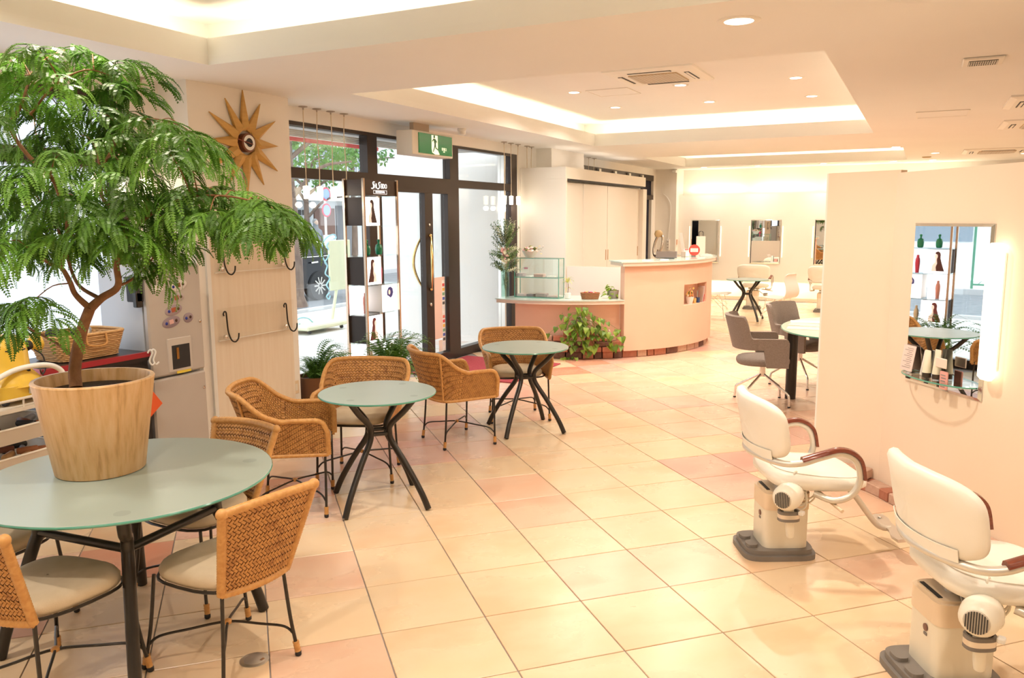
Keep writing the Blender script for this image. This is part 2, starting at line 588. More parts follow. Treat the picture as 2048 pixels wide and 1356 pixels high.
vbar(win2, 5.35, 10.215, 2.545, 2.58, 'top_rail'); vbar(win2, 5.35, 10.215, 2.08, 2.175, 'transom')
vbar(win2, 5.35, 6.975, 0, .1, 'bottom_rail'); vbar(win2, 8.62, 10.215, 0, .105, 'bottom_rail')
vbar(win2, 5.35, 5.45, .1, 2.08); vbar(win2, 5.35, 5.45, 2.175, 2.545)
for (a, b) in ((6.81, 6.975), (8.42, 8.62), (10.031, 10.215)):
    vbar(win2, a, b, 2.175, 2.545)
    vbar(win2, a, b, 0 if a < 10 else .105, 2.08, 'post')
vbar(win2, 9.83, 9.87, .105, 2.08, 'mullion', m=m_steel)
vbar(win2, 9.83, 9.87, 2.175, 2.545, 'mullion', m=m_steel)
for (a, b) in ((5.45, 6.81), (6.975, 8.42), (8.62, 9.83), (9.87, 10.031)): pane(win2, a, b, 2.175, 2.545)
for (a, b) in ((5.45, 6.81), (8.62, 9.83), (9.87, 10.031)): pane(win2, a, b, .1, 2.08)
for k in range(4):
    MB().bx(XF - .16, XF - .12, 5.45, 8.42, 2.515 - k * .017, 2.525 - k * .017).build('blind_slat', m_white, win2)
win3 = empty('window_3', (0, 0, 0), kind='structure')
m_navy = mat('dark_film', (.02, .022, .04), .6, 0, .15)
vbar(win3, 12.1, 16.62, 2.46, 2.575, 'top_rail'); vbar(win3, 12.1, 16.62, 2.08, 2.17, 'transom'); vbar(win3, 12.1, 16.62, 0, .1, 'bottom_rail')
vbar(win3, 16.5, 16.62, .1, 2.08, 'post', m=m_white)
pane(win3, 12.1, 16.5, .1, 2.08, m_navy); pane(win3, 12.1, 16.62, 2.17, 2.46, m_navy)
for k in range(5):
    MB().box((XF + .025, 12.55 + k * .8, 2.52), (.05, .10, .06), 0, .006).build('rail_bracket', m_steel, win3)
door = empty('door_1', (0, 0, 0), kind='structure')
vbar(door, 6.975, 8.42, 2.0, 2.08, 'header'); vbar(door, 6.975, 8.03, 0, .105, 'bottom_rail', (XF - .08, XF - .01)); vbar(door, 8.03, 8.42, 0, .105, 'bottom_rail')
vbar(door, 7.865, 8.03, .105, 2.0, 'stile', (XF - .08, XF - .005)); vbar(door, 6.975, 7.05, .105, 2.0, 'stile', (XF - .08, XF - .01))
vbar(door, 8.36, 8.42, .105, 2.0, 'stile')
MB().bx(XG - .004, XG + .004, 7.05, 7.865, .105, 2.0).build('pane', m_glass, door)
MB().bx(XG - .004, XG + .004, 8.03, 8.36, .105, 2.0).build('pane', m_glass, door)
MB().bx(XF - .02, XF + .06, 6.98, 8.42, -.002, .012).build('threshold', m_steel, door)
def bow_handle(x, s):
    pts = []
    for k in range(17):
        t = k / 16
        pts.append((x + s * (.02 + .07 * sin(pi * t)), 7.945 - .09 * sin(pi * t), .90 + .62 * t))
    b = MB().tube(pts, [.010 + .007 * sin(pi * k / 16) for k in range(17)], 10)
    for z in (.90, 1.52): b.ball((x + s * .012, 7.945, z), .022)
    return b
bow_handle(XF - .005, 1).build('handle', m_brass, door, smooth=60, label='curved brass pull handle')
bow_handle(XF - .08, -1).build('handle', m_brass, door, smooth=60, label='curved brass pull handle')
for z, r in ((1.64, .016), (.72, .02)): MB().lathe([(r, 0), (r, .012), (r * .6, .016)], 14, (XF - .006, 7.945, z), Matrix.Rotation(pi / 2, 3, 'Y')).build('lock', m_steel, door)
m_poster = M('pale_pink_poster', (.80, .60, .52), .7)
MB().bx(XG + .005, XG + .0065, 8.035, 8.345, .28, 1.02).build('poster', m_poster, door)
rng = random.Random(3)
cardcols = [(.7, .1, .1), (.1, .15, .5), (.9, .9, .9), (.85, .5, .1), (.1, .1, .1), (.75, .2, .15), (.2, .4, .25), (.8, .8, .85)]
z = .12
MB().bx(XG + .005, XG + .007, 8.275, 8.345, .12, .98).build('sticker_strip', m_white, door)
MB().bx(XG + .005, XG + .007, 8.19, 8.27, .12, .26).build('sticker', M('notice_paper', (.80, .70, .62), .6), door)
for k in range(15):
    c = cardcols[(k * 5 + 2) % 8]
    MB().bx(XG + .007, XG + .008, 8.285, 8.335, .135 + k * .055, .17 + k * .055).build('card_sticker', M('card_%d' % ((k * 5 + 2) % 8), c, .5), door)
# brass-edged doormat inside the door
m_mat = noisy('red_carpet', (.42, .06, .08), (.36, .045, .06), (60, 60, 60), .95, 2, bump=.4, bscale=400)
MB().box((-4.37, 8.03, .006), (1.28, 1.26, .012), 0, .004).build('door_mat', m_mat, label='dark red carpet mat inside the glass entrance door', cat='mat')
# ---------------------------------------------------------------- partition with wall mirror
PA, PANG = V((-.155, 5.438, 0)), radians(-52.5)
part = empty('wall_partition', PA, PANG, kind='structure')   # local x runs along the mirror wall, room is at -y
MB().bx(0, 3.3, 0, .10, .0, 1.968).build('mirror_wall', m_part, part)
sang = radians(95)      # short return wall
sd = V((-cos(sang - pi), -sin(sang - pi), 0))
rt = empty('return_wall', (0, 0, 0), radians(154.6) - PANG)
rt.parent = part
MB().bx(-.02, .448, -.075, 0, .0, 1.985).build('return_panel', m_part, rt)
MB().bx(.448, .46, -.075, 0, .0, 1.985).build('end_cap', m_wall, rt)
brick_m = [noisy('brick_pale', (.62, .42, .32), (.55, .35, .26), (25, 25, 25), .9, 3, bump=.3, bscale=120, rnd=.08),
           noisy('brick_red', (.52, .22, .14), (.46, .18, .11), (25, 25, 25), .9, 3, bump=.3, bscale=120, rnd=.1),
           noisy('brick_dark', (.20, .10, .075), (.15, .075, .055), (25, 25, 25), .9, 3, bump=.3, bscale=120, rnd=.12),
           noisy('brick_buff', (.60, .38, .27), (.64, .45, .34), (25, 25, 25), .9, 3, bump=.3, bscale=120, rnd=.06)]
bmesh_ = [MB().box((0, 0, 0), (.20, .095, .062), 0, .005).mesh('brick', m) for m in brick_m]
for (x, y, z, r, k, s) in ((.09, .05, .031, 0, 1, .8), (.27, .05, .031, 0, 1, .8), (.43, .05, .031, 0, 3, .7), (.13, .062, .10, 4, 0, 1.0), (.34, .055, .098, -3, 3, .9)):
    inst('brick', bmesh_[k], rt, (x, y, z), (0, 0, radians(r)), (s, 1, 1))
for (x, y, z, r, k, s) in ((.07, -.05, .031, 3, 0, .75), (.19, -.05, .031, 0, 1, .4), (.32, -.05, .031, 0, 0, .8), (.53, -.05, .031, 0, 1, .9), (.75, -.05, .031, 0, 3, .9), (.97, -.05, .031, 0, 0, .9)):
    inst('brick', bmesh_[k], part, (x, y, z), (0, 0, radians(r)), (s, 1, 1))
m_edge = M('mirror_bevel', (.80, .86, .88), .05, 1)
def wall_mirror(name, loc, rz, w, h, z0, label, group=None):
    e = empty(name, loc, rz, label, 'mirror', group)
    b, t = .016, .014
    MB().bx(b, w - b, -t, -.001, z0 + b, z0 + h - b).build('mirror_glass', m_mirror, e)
    q = MB()
    o = [(0, z0), (w, z0), (w, z0 + h), (0, z0 + h)]
    i = [(b, z0 + b), (w - b, z0 + b), (w - b, z0 + h - b), (b, z0 + h - b)]
    vs = [(x, -.004, z) for x, z in o] + [(x, -t, z) for x, z in i] + [(x, -.001, z) for x, z in o]
    fs = [(k, (k + 1) % 4, 4 + (k + 1) % 4, 4 + k) for k in range(4)] + [(8 + k, 8 + (k + 1) % 4, (k + 1) % 4, k) for k in range(4)]
    q.add(vs, fs).build('bevelled_edge', m_edge, e)
    return e
def wloc(x, y, z=0): return part.matrix_world @ V((x, y, z)) if False else (Matrix.Translation(PA) @ Matrix.Rotation(PANG, 4, 'Z')) @ V((x, y, z))
mir = wall_mirror('wall_mirror', wloc(.195, -.001), PANG, .605, .925, .745, 'tall mirror with slanted edges on the peach partition beside a glowing lamp')
sh = MB()
poly = [(.03 + .545 * k / 24, -.016 - .125 * sqrt(max(0, 1 - (2 * k / 24 - 1) ** 2))) for k in range(25)]
sh.prism(poly, .806, .814)
s_ = sh.build('glass_shelf', m_sglass, mir)
MB().tube([(x, y, .81) for x, y in poly], .0045, 6).build('polished_edge', m_gedge, s_)
for x in (.1, .5): MB().bx(x - .012, x + .012, -.06, -.014, .795, .806).build('bracket', m_chrome, mir)
# lamp beside the mirror
lampm = M('lamp_opal', (1, .9, .74), .4, emit=2.2, ecol=(1, .86, .64))
lb = empty('wall_lamp', wloc(.80, -.001), PANG, 'vertical opal tube lamp glowing on the partition right of the mirror', 'lamp')
MB().box((.06, -.04, 1.225), (.095, .06, .70), 0, .02).build('shade', lampm, lb)
MB().box((.06, -.012, 1.225), (.06, .022, .60)).build('base', m_white, lb)
# things on the mirror shelf
m_paper = M('cream_paper', (.88, .80, .72), .6)
m_ink = M('grey_ink', (.35, .28, .26), .7)
e = empty('menu_card', wloc(.255, -.05, .815), PANG, 'pale pink price card standing on the mirror shelf', 'card')
mm = Matrix.Rotation(radians(-9), 4, 'X')
MB().box((0, 0, .075), (.105, .003, .15)).xf(mm).build('sheet', M('pale_pink_card', (.86, .70, .64), .6), e)
q = MB()
for k in range(11): q.box((-.002 + (.012 if k % 3 else 0), -.0022, .02 + k * .0112), (.07 - .02 * (k % 3), .0008, .003))
q.xf(mm).build('printed_lines', m_ink, e, kind='stuff')
e = MB().box((0, 0, .07), (.018, .012, .15), 0, .004).xf(Matrix.Rotation(radians(12), 4, 'Y')).build('card_holder', m_white, loc=wloc(.375, -.04, .814), rz=PANG, label='slim white stick leaning on the mirror shelf', cat='stick')
def cream_tube(x, y, h, label):
    e = empty('cosmetic_tube', wloc(x, y, .814), PANG, label, 'tube', 'tubes on the mirror shelf')
    MB().lathe([(.023, .0), (.024, .004), (.024, .028)], 18).build('cap', M('dark_brown_cap', (.05, .035, .025), .4), e, True)
    g = MB()
    def f(u, v):
        a = 2 * pi * u
        k = v ** 1.5
        return V((cos(a) * .024, sin(a) * (.024 * (1 - k) + .001), .028 + v * (h - .028)))
    g.grid(f, 20, 8, True).build('body', M('pale_cream_tube', (.82, .80, .64), .35), e, True)
cream_tube(.46, -.07, .155, 'cream tube with brown cap on the mirror shelf, left of two')
cream_tube(.515, -.05, .165, 'cream tube with brown cap on the mirror shelf, right of two')
e = MB().box((0, 0, .035), (.085, .008, .055), 0, .006).build('sign_plate', M('blush_plate', (.88, .72, .62), .5), loc=wloc(.575, -.075, .88), rz=PANG, label='rounded blush notice plate at the mirror shelf corner', cat='plate')
e = empty('pink_packet', wloc(.585, -.06, .775), PANG, 'pink printed packet hanging at the mirror corner', 'packet')
MB().box((0, 0, .045), (.06, .012, .10), 0, .004).build('packet_body', M('salmon_pack', (.85, .42, .38), .5), e)
q = MB()
for k in range(5): q.box((.004 * (k % 2), -.0068, .01 + k * .016), (.035, .001, .006))
q.build('printed_lines', m_ink, e, kind='stuff')
# ---------------------------------------------------------------- ceiling fixtures
m_glow = M('lamp_disc', (1, .95, .85), .4, emit=9, ecol=(1, .90, .72))
m_trim = M('fixture_trim', (.86, .82, .74), .45)
ring = MB().lathe([(.052, .004), (.055, -.004), (.075, -.006), (.082, -.001), (.082, .004)], 28, caps=False).mesh('trim_ring', m_trim, True)
disc = MB().lathe([(.001, -.0035), (.055, -.0035)], 28, caps=False).mesh('lamp_disc', m_glow)
def downlight(x, y, z, label, power=16, sc_=1.0, group='recessed downlights'):
    e = empty('ceiling_downlight', (x, y, z), 0, label, 'downlight', group)
    inst('trim_ring', ring, e, scale=sc_)
    inst('lamp_disc', disc, e, scale=sc_)
    if power: area('downlight', (x, y, z - .012), .10 * sc_, power, WARM, (0, 0, 0), 'DISK', spread=radians(150))
for (x, y, lb_) in ((-3.32, 8.03, 'near row, left'), (-2.22, 8.10, 'near row, middle by the air conditioner'), (-1.15, 8.20, 'near row, right'),
                    (-3.33, 9.33, 'far row, left'), (-2.24, 9.40, 'far row, middle'), (-1.16, 9.50, 'far row, right')):
    downlight(x * 1.027, y * 1.027, ZU, 'round downlight in the middle ceiling recess, ' + lb_, 30)
downlight(-.908, 4.395, ZC, 'large round downlight in the beam nearest the camera', 34, 1.35)
downlight(-.42, 13.17, ZC, 'round downlight just right of the far ceiling recess', 20)
downlight(.10, 14.75, ZC, 'round downlight above the partition, nearer of two', 20)
downlight(.08, 16.5, ZC, 'round downlight above the partition, farther of two', 14)
downlight(-4.0, 16.5, ZC, 'leftmost of the downlights along the far back wall', 12)
downlight(-2.95, 16.5, ZC, 'second downlight from the left along the far back wall', 12)
downlight(-1.75, 16.5, ZC, 'third downlight from the left along the far back wall', 12)
downlight(-.55, 16.5, ZC, 'fourth downlight from the left along the far back wall', 12)
downlight(1.39, 15.6, ZC, 'round downlight at the right edge beside the far air conditioner', 14)
for (x, y) in ((-3.3, .6), (-3.3, 2.4), (-1.5, .6), (-1.5, 2.4)):
    area('downlight_over_seating', (x, y, ZU - .02), .12, 28, WARM, (0, 0, 0), 'DISK', spread=radians(150))
for (x, y) in ((.5, 1.8), (1.2, 3.6), (1.7, 6.6), (2.2, 10.0), (.4, 10.6), (1.7, .2), (-1.2, 12.2), (-3.3, 12.2), (-3.4, 14.7), (-1.4, 14.7)):  # last two added as fill light for the dark far corner pillar
    area('salon_downlight_and_fill', (x, y, ZC - .02), .12, 19, WARM, (0, 0, 0), 'DISK', spread=radians(150))
for y in (11.0, 12.2, 13.3): area('cabinet_top_uplight', (-4.62, y, 2.415), .9, 1.3, WARM, (pi, 0, pi / 2), sy=.05)
m_grille = noisy('grille_tan', (.62, .46, .27), (.55, .40, .23), (200, 200, 200), .6, 1)
def cassette(x, y, z, label, w=.84):
    e = empty('ceiling_air_conditioner', (x, y, z), 0, label, 'air conditioner', 'ceiling cassette units')
    h = w / 2
    b = MB()
    b.lathe([(h * sqrt(2) * .88, -.028), (h * sqrt(2), -.014), (h * sqrt(2), 0)], 4, (0, 0, 0), Matrix.Rotation(pi / 4, 3, 'Z'))
    b.build('panel', m_trim, e)
    gx = w * .27
    MB().bx(-gx, gx, -gx, gx, -.036, -.027).build('grille', m_grille, e)
    q = MB()
    for k in range(14):
        t = -gx + (k + .5) * 2 * gx / 14
        q.bx(t - .002, t + .002, -gx, gx, -.039, -.036)
        q.bx(-gx, gx, t - .002, t + .002, -.039, -.036)
    q.build('grille_bars', m_trim, e, kind='stuff')
    for k in range(4):
        R = Matrix.Rotation(k * pi / 2, 4, 'Z')
        MB().bx(-w * .24, w * .24, w * .345, w * .40, -.031, -.026).xf(R).build('slot', m_blackm, e)
        MB().box((0, w * .375, -.034), (w * .46, .022, .004)).xf(R).build('flap', m_trim, e)
    return e
cassette(-2.30, 7.64, ZU, 'square ceiling air conditioner in the middle ceiling recess')
cassette(1.02, 8.55, ZC, 'ceiling air conditioner cut off at the right picture edge, upper one', .86)
cassette(1.12, 10.55, ZC, 'ceiling air conditioner cut off at the right picture edge, lower one', .86)
cassette(.93, 14.6, ZC, 'far ceiling air conditioner seen edge-on above the partition', .9)
e = empty('ceiling_vent', (.28, 6.22, ZC), 0, 'small rectangular exhaust vent with a black mesh in the ceiling', 'vent')
MB().box((0, 0, -.008), (.235, .29, .016), 0, .006).build('frame', m_trim, e)
MB().box((0, .0, -.0175), (.165, .17, .004)).build('mesh', m_blackm, e)
q = MB()
for k in range(13): q.box((-.078 + k * .013, 0, -.0205), (.004, .17, .003))
for k in range(4): q.box((0, -.08 + k * .054, -.0205), (.165, .004, .003))
q.build('bars', m_trim, e, kind='stuff')
def hatch(x, y, z, w, d, label):
    e = empty('ceiling_hatch', (x, y, z), 0, label, 'hatch', 'ceiling access hatches')
    MB().box((0, 0, -.002), (w, d, .003)).build('panel', m_ceil, e)
    for s in (-1, 1):
        MB().box((s * w / 2, 0, -.004), (.012, d, .006)).build('frame_edge', m_trim, e)
        MB().box((0, s * d / 2, -.004), (w, .012, .006)).build('frame_edge', m_trim, e)
hatch(.10, 9.2, ZC, .45, .52, 'flush ceiling access hatch near the exhaust vent')
hatch(-3.03, 8.42, ZU, .45, .45, 'flush ceiling hatch beside the middle air conditioner')
e = empty('smoke_detector', (-4.67, 8.03, ZC), 0, 'round white smoke detector behind the exit sign', 'detector')
MB().lathe([(.05, 0), (.05, -.025), (.042, -.03)], 24).build('base', m_white, e, True)
MB().lathe([(.042, -.03), (.04, -.06), (.025, -.072), (.001, -.073)], 24).build('sensor', m_white, e, True)
e = empty('ceiling_sensor', (-.02, 15.6, ZC), 0, 'small tan oval sensor between the far downlights', 'sensor')
MB().lathe([(.07, 0), (.07, -.012), (.05, -.02), (.001, -.021)], 20).build('housing', m_grille, e, True)
# pendant lamps
m_cord = M('ivory_cord', (.75, .62, .45), .6)
m_shade = M('pendant_glow', (1, .92, .8), .4, emit=3.5, ecol=(1, .84, .56))
m_shade_off = M('pendant_shade', (.80, .72, .62), .4)
canopy = MB().lathe([(.04, 0), (.04, -.006), (.008, -.012), (.006, -.03), (.001, -.03)], 18).mesh('canopy', M('canopy_grey', (.45, .38, .32), .4, .6), True)
def pend(x, y, label, on=True, group='pendant lamps along the shop window'):
    e = empty('pendant_lamp', (x, y, ZC), 0, label, 'pendant lamp', group)
    inst('canopy', canopy, e)
    k = random.uniform(-.006, .006)
    MB().tube(catmull([(0, 0, -.02), (k, k, -.25), (-k, 0, -.5), (0, 0, -.70)], 6), .0045, 6).build('cord', m_cord, e)
    MB().lathe([(.010, -.70), (.012, -.695), (.030, -.70), (.030, -.702), (.026, -.81), (.02, -.812)], 18).build('shade', m_shade if on else m_shade_off, e, True)
    if on:
        l = bpy.data.lights.new('pendant_bulb', 'POINT'); l.energy = .7; l.color = WARM; l.shadow_soft_size = .03
        o = bpy.data.objects.new('pendant_bulb', l); o.location = (x, y, ZC - .86); col.objects.link(o)
for k, (y, on) in enumerate(((5.79, True), (5.975, True), (6.17, True), (6.365, False))):
    pend(-5.0, y, ['leftmost of four pendant lamps in front of the shop window', 'second of four pendant lamps in front of the shop window', 'third of four pendant lamps, above the display tower', 'unlit fourth pendant lamp over the display tower'][k], on)
for k, y in enumerate((9.675, 9.876, 10.09, 10.37, 10.52)):
    pend(-4.99, y, ['first', 'second', 'third', 'fourth', 'fifth'][k] + ' pendant lamp counted from the entrance towards the cabinet')
for k, y in enumerate((12.79, 13.05)):
    pend(-5.02, y, ['left', 'right'][k] + ' of two pendant cords dropping behind the white cabinet')
for k, y in enumerate((3.295, 3.687, 3.88, 4.10)):
    pend(-5.0, y, ['leftmost pendant lamp glowing through the tree leaves', 'second pendant lamp glowing through the tree leaves', 'third pendant lamp, at the left window jamb', 'pendant lamp hanging left of the clock pillar'][k])
# exit sign
e = empty('exit_sign', (-4.7, 7.49, ZC), 0, 'green emergency exit sign box hung from the ceiling above the door', 'sign')
m_ivory = M('ivory_box', (.78, .72, .62), .5)
MB().box((-.11, 0, -.215), (.20, .80, .245), 0, .006).build('housing', m_ivory, e)
MB().box((-.13, -.08, -.045), (.05, .30, .095)).build('ceiling_bracket', M('bracket_brown', (.58, .46, .34), .5), e)
m_green = M('exit_green', (.02, .20, .07), .2, emit=.12, ecol=(.02, .30, .08))
m_lit = M('exit_white', (.95, .92, .72), .4, emit=.7, ecol=(.95, .9, .65))
MB().box((-.006, .04, -.215), (.010, .66, .205)).build('face', m_green, e)
def yz(poly, x, t=.002):   # polygon in (y,z) on the sign face
    return MB().prism([(a, b) for a, b in poly], 0, t, lambda p: V((x + p.z, p.x, p.y)))
yz([(-.05, -.12), (.07, -.12), (.07, -.27), (.105, -.315), (.02, -.318), (-.04, -.30), (-.05, -.26)], -.0005).build('doorway_symbol', m_lit, e)
q = MB()
g = lambda *p: q.prism([(a, b) for a, b in p], 0, .002, lambda w_: V((.0015 + w_.z, w_.x, w_.y)))
q.lathe([(.001, 0), (.016, 0), (.016, .002)], 12, (.0015, 0.0, -.135), Matrix.Rotation(pi / 2, 3, 'Y'))
g((-.018, -.155), (.022, -.155), (.035, -.19), (.028, -.215), (.005, -.215))
g((.022, -.157), (.055, -.185), (.05, -.195), (.018, -.17)); g((-.018, -.157), (-.045, -.18), (-.04, -.19), (-.01, -.168))
g((.006, -.212), (.028, -.212), (.035, -.245), (.075, -.262), (.07, -.272), (.022, -.255))
g((.004, -.21), (.02, -.21), (.006, -.255), (-.02, -.295), (-.03, -.288), (-.008, -.25))
q.build('running_figure_symbol', M('exit_dark', (.02, .16, .06), .3), e)
for body, sz, yy, zz in (('非常口', .035, .20, -.255), ('EXIT', .018, .20, -.28)):
    me = text_mesh('lettering', body, sz, m_lit)
    inst('lettering', me, e, (0.0005, yy, zz), (pi / 2, 0, pi / 2))
# ---------------------------------------------------------------- wicker chairs
m_wick = noisy('wicker_weave', (.60, .295, .082), (.31, .12, .03), (28, 28, 28), .42, 3, c3=(.55, .27, .08), rnd=0, lo=.25, hi=.75, spec=.5)
m_wickb = M('wicker_shadow_gaps', (.12, .042, .012), .7)
m_rim = noisy('rattan_wrap', (.66, .36, .12), (.54, .26, .075), (60, 60, 60), .42, 2, lo=.3, hi=.7)
m_suede = noisy('beige_suede', (.68, .58, .43), (.60, .50, .35), (9, 9, 9), .9, 3, bump=.1, bscale=300)
def weave(mb, surf, S, T, a, ang, side, mask=None, h=.0042, lift=.004):
    ca, sa = cos(ang), sin(ang)
    n = int((S + T) / a) + 2
    for i in range(-n, n):
        for j in range(-n, n):
            k = (i + j) % 4
            if k == 0: c, L, Wd = ((i + .5) * a, (j + 1) * a), (0, 1), (1, 0)
            elif k == 2: c, L, Wd = ((i + 1) * a, (j + .5) * a), (1, 0), (0, 1)
            else: continue
            s0, t0 = c[0] * ca - c[1] * sa, c[0] * sa + c[1] * ca
            if not (-S / 2 + a * .4 < s0 < S / 2 - a * .4 and a * .4 < t0 < T - a * .4): continue
            if mask and not mask(s0, t0): continue
            vs = []
            jit = random.uniform(.9, 1.06)
            for (dl, hh) in ((-1.02, -.6), (-.55, .9), (.55, .9), (1.02, -.6)):
                for (dw, hw) in ((-.45, 0), (0, 1), (.45, 0)):
                    x = c[0] + (L[0] * dl + Wd[0] * dw * jit) * a
                    y = c[1] + (L[1] * dl + Wd[1] * dw * jit) * a
                    s_, t_ = x * ca - y * sa, x * sa + y * ca
                    s_ = max(-S / 2, min(S / 2, s_)); t_ = max(0, min(T, t_))
                    p, nn = surf(s_, t_)
                    vs.append(p + nn * side * (lift + h * hh * (.45 + .55 * hw)))
            fs = []
            for r in range(3):
                for q in range(2):
                    f = (r * 3 + q, r * 3 + q + 1, (r + 1) * 3 + q + 1, (r + 1) * 3 + q)
                    fs.append(f if side > 0 else f[::-1])
            mb.add(vs, fs)
def wrapped(mb, pts, r, n=8, pitch=.006):
    """rattan-wrapped rod: rings of the winding show as relief"""
    P = [V(p) for p in pts]
    out, rs = [], []
    acc = 0
    for i in range(len(P) - 1):
        d = (P[i + 1] - P[i]).length
        k = max(1, int(d / pitch))
        for q in range(k):
            out.append(P[i].lerp(P[i + 1], q / k)); rs.append(r * (1.05 if len(out) % 2 else .93))
    out.append(P[-1]); rs.append(r)
    return mb.tube(out, rs, n)
def num_normal(f, s, t, e=.004):
    p = f(s, t)
    a = f(s + e, t) - f(s - e, t)
    b = f(s, t + e) - f(s, t - e)
    n = a.cross(b)
    return p, (n.normalized() if n.length > 1e-12 else V((1, 0, 0)))
def rod_legs(e, feet, tops, cz=.155):
    for k, (f, t) in enumerate(zip(feet, tops)):
        f, t = V(f), V(t)
        mid = f.lerp(t, .45) + V((0, 0, 0)) - V((f.x - t.x, f.y - t.y, 0)) * .10
        pts = catmull([f + V((0, 0, .01)), mid, t], 6)
        lg = MB().tube(pts, .0075, 7).build('leg', m_black, e, True)
        w = MB()
        wrapped(w, [f.lerp(mid, x) + V((0, 0, .012 * (1 - x))) for x in (.05, .32)], .0125)
        w.build('rattan_sleeve', m_rim, lg, True)
        MB().lathe([(.009, 0), (.013, .004), (.013, .018), (.008, .024)], 10, (f.x, f.y, 0)).build('foot', m_blackm, lg, True)
    c = V((sum(f[0] for f in feet) / 4, sum(f[1] for f in feet) / 4, cz))
    for (a, b) in ((0, 3), (1, 2)):
        A, B = V(feet[a]), V(feet[b])
        A1, B1 = V((A.x, A.y, .10)) * 1.0, V((B.x, B.y, .10))
        A1 = A.lerp(V(tops[a]), .24); B1 = B.lerp(V(tops[b]), .24)
        pts = catmull([A1, A1.lerp(c, .15) + V((0, 0, .026)), A1.lerp(c, .5) + V((0, 0, .018)), c, B1.lerp(c, .5) + V((0, 0, .018)), B1.lerp(c, .15) + V((0, 0, .026)), B1], 5)
        MB().tube(pts, .0055, 6).build('stretcher', m_black, e, True)
    MB().ball(c, (.017, .017, .012), 10, 6).build('stretcher_knot', m_rim, e, True)
def cushion(e, out, z, h, name='seat_cushion', m=None):
    """puffy pad from an outline (list of xy)"""
    n = len(out)
    cx, cy_ = sum(p[0] for p in out) / n, sum(p[1] for p in out) / n
    b = MB()
    rings = [(.97, 0), (1.0, .25), (1.0, .55), (.95, .82), (.84, .97), (.6, 1.08), (.3, 1.12), (.02, 1.13)]
    vs = []
    for k, zz in rings:
        for (x, y) in out: vs.append((cx + (x - cx) * k, cy_ + (y - cy_) * k, z + h * zz))
    fs = []
    for r in range(len(rings) - 1):
        for i in range(n):
            j = (i + 1) % n
            fs.append((r * n + i, r * n + j, (r + 1) * n + j, (r + 1) * n + i))
    fs.append(tuple(range(n))[::-1])
    b.add(vs, fs)
    return b.build(name, m or m_suede, e, 80)
def superell(ax, ay, n=28, p=3.0, taper=0.0, cx=0.0):
    out = []
    for k in range(n):
        a = 2 * pi * k / n
        c, s = cos(a), sin(a)
        x = abs(c) ** (2 / p) * (1 if c > 0 else -1)
        y = abs(s) ** (2 / p) * (1 if s > 0 else -1)
        out.append((cx + ax * x, ay * y * (1 + taper * x)))
    return out
def armchair(name):
    e = empty(name)
    feet = [(.20, .25, 0), (.20, -.25, 0), (-.20, .205, 0), (-.20, -.205, 0)]
    tops = [(.205, .235, .385), (.205, -.235, .385), (-.17, .19, .385), (-.17, -.19, .385)]
    rod_legs(e, feet, tops)
    # plan of the shell: U shape, s measured from the middle of the back, S total
    HS, RB = .30, .235            # straight side, back half-ellipse radius
    arc = pi * RB * .98
    S = arc + 2 * HS
    T = .36
    def plan(s):
        if abs(s) <= arc / 2:
            a = s / arc * pi
            return V((-.075 - .165 * abs(cos(a)) ** .62, RB * (1 if a > 0 else -1) * abs(sin(a)) ** .80, 0)), V((-cos(a), sin(a), 0)).normalized()
        g_ = abs(s) - arc / 2
        sg = 1 if s > 0 else -1
        return V((-.075 + g_, sg * (RB + .02 * g_), 0)), V((0, sg, 0))
    def top(s):
        k = min(1, max(0, (abs(s) - arc * .24) / (arc * .34)))
        k = k * k * (3 - 2 * k)
        z = .735 - .155 * k
        d = S / 2 - abs(s)
        if d < .07: z -= .07 - sqrt(max(0, .07 ** 2 - (.07 - d) ** 2))
        return z
    def f(s, t):
        p, n = plan(s)
        z0, z1 = .375, top(max(-S / 2, min(S / 2, s)))
        k = t / T
        lean = (.085 * max(0, 1 - (abs(s) / (arc * .62)) ** 2) + .022) * (k ** 1.2 if k > 0 else 0)
        q = p + n * lean
        return V((q.x, q.y, z0 + (z1 - z0) * k))
    sf = lambda s, t: num_normal(f, s, t)
    def shell(u, v):
        p, n = sf((u - .5) * S, v * T)
        return p, n
    MB().slab(shell, 48, 8, .006).build('shell', m_wickb, e, True)
    w = MB()
    for side in (1, -1):
        weave(w, sf, S, T, .0125, pi / 4, side, lambda s, t: abs(s) < arc * .30)
        weave(w, sf, S, T, .0125, 0.0, side, lambda s, t: abs(s) >= arc * .30)
    w.build('woven_panel', m_wick, e, True, kind='stuff')
    r = MB()
    edge = [f(-S / 2, 0)] + [f(-S / 2, T * k / 4) for k in range(1, 4)] + [f(-S / 2 + S * k / 60, T) for k in range(61)] + [f(S / 2, T * k / 4) for k in (3, 2, 1)] + [f(S / 2, 0)]
    wrapped(r, edge, .0155)
    r.build('rim', m_rim, e, 80)
    r = MB()
    wrapped(r, [f(-S / 2 + S * k / 44, -.004) for k in range(45)], .0125)
    r.build('lower_rim', m_rim, e, 80)
    r = MB()
    for s in (-1, 1):
        wrapped(r, [f(s * arc * .30, T * k / 8) + V((-.012, s * .006, 0)) for k in range(9)], .008)
        r.build('back_rib', m_rim, e, 80); r = MB()
    fr = superell(.215, .225, 28, 4, .02)
    MB().tube([(x, y, .385) for x, y in fr], .007, 6, True).build('seat_frame', m_black, e, True)
    cushion(e, superell(.215, .205, 28, 3.4, .04, .005), .39, .052)
    return e
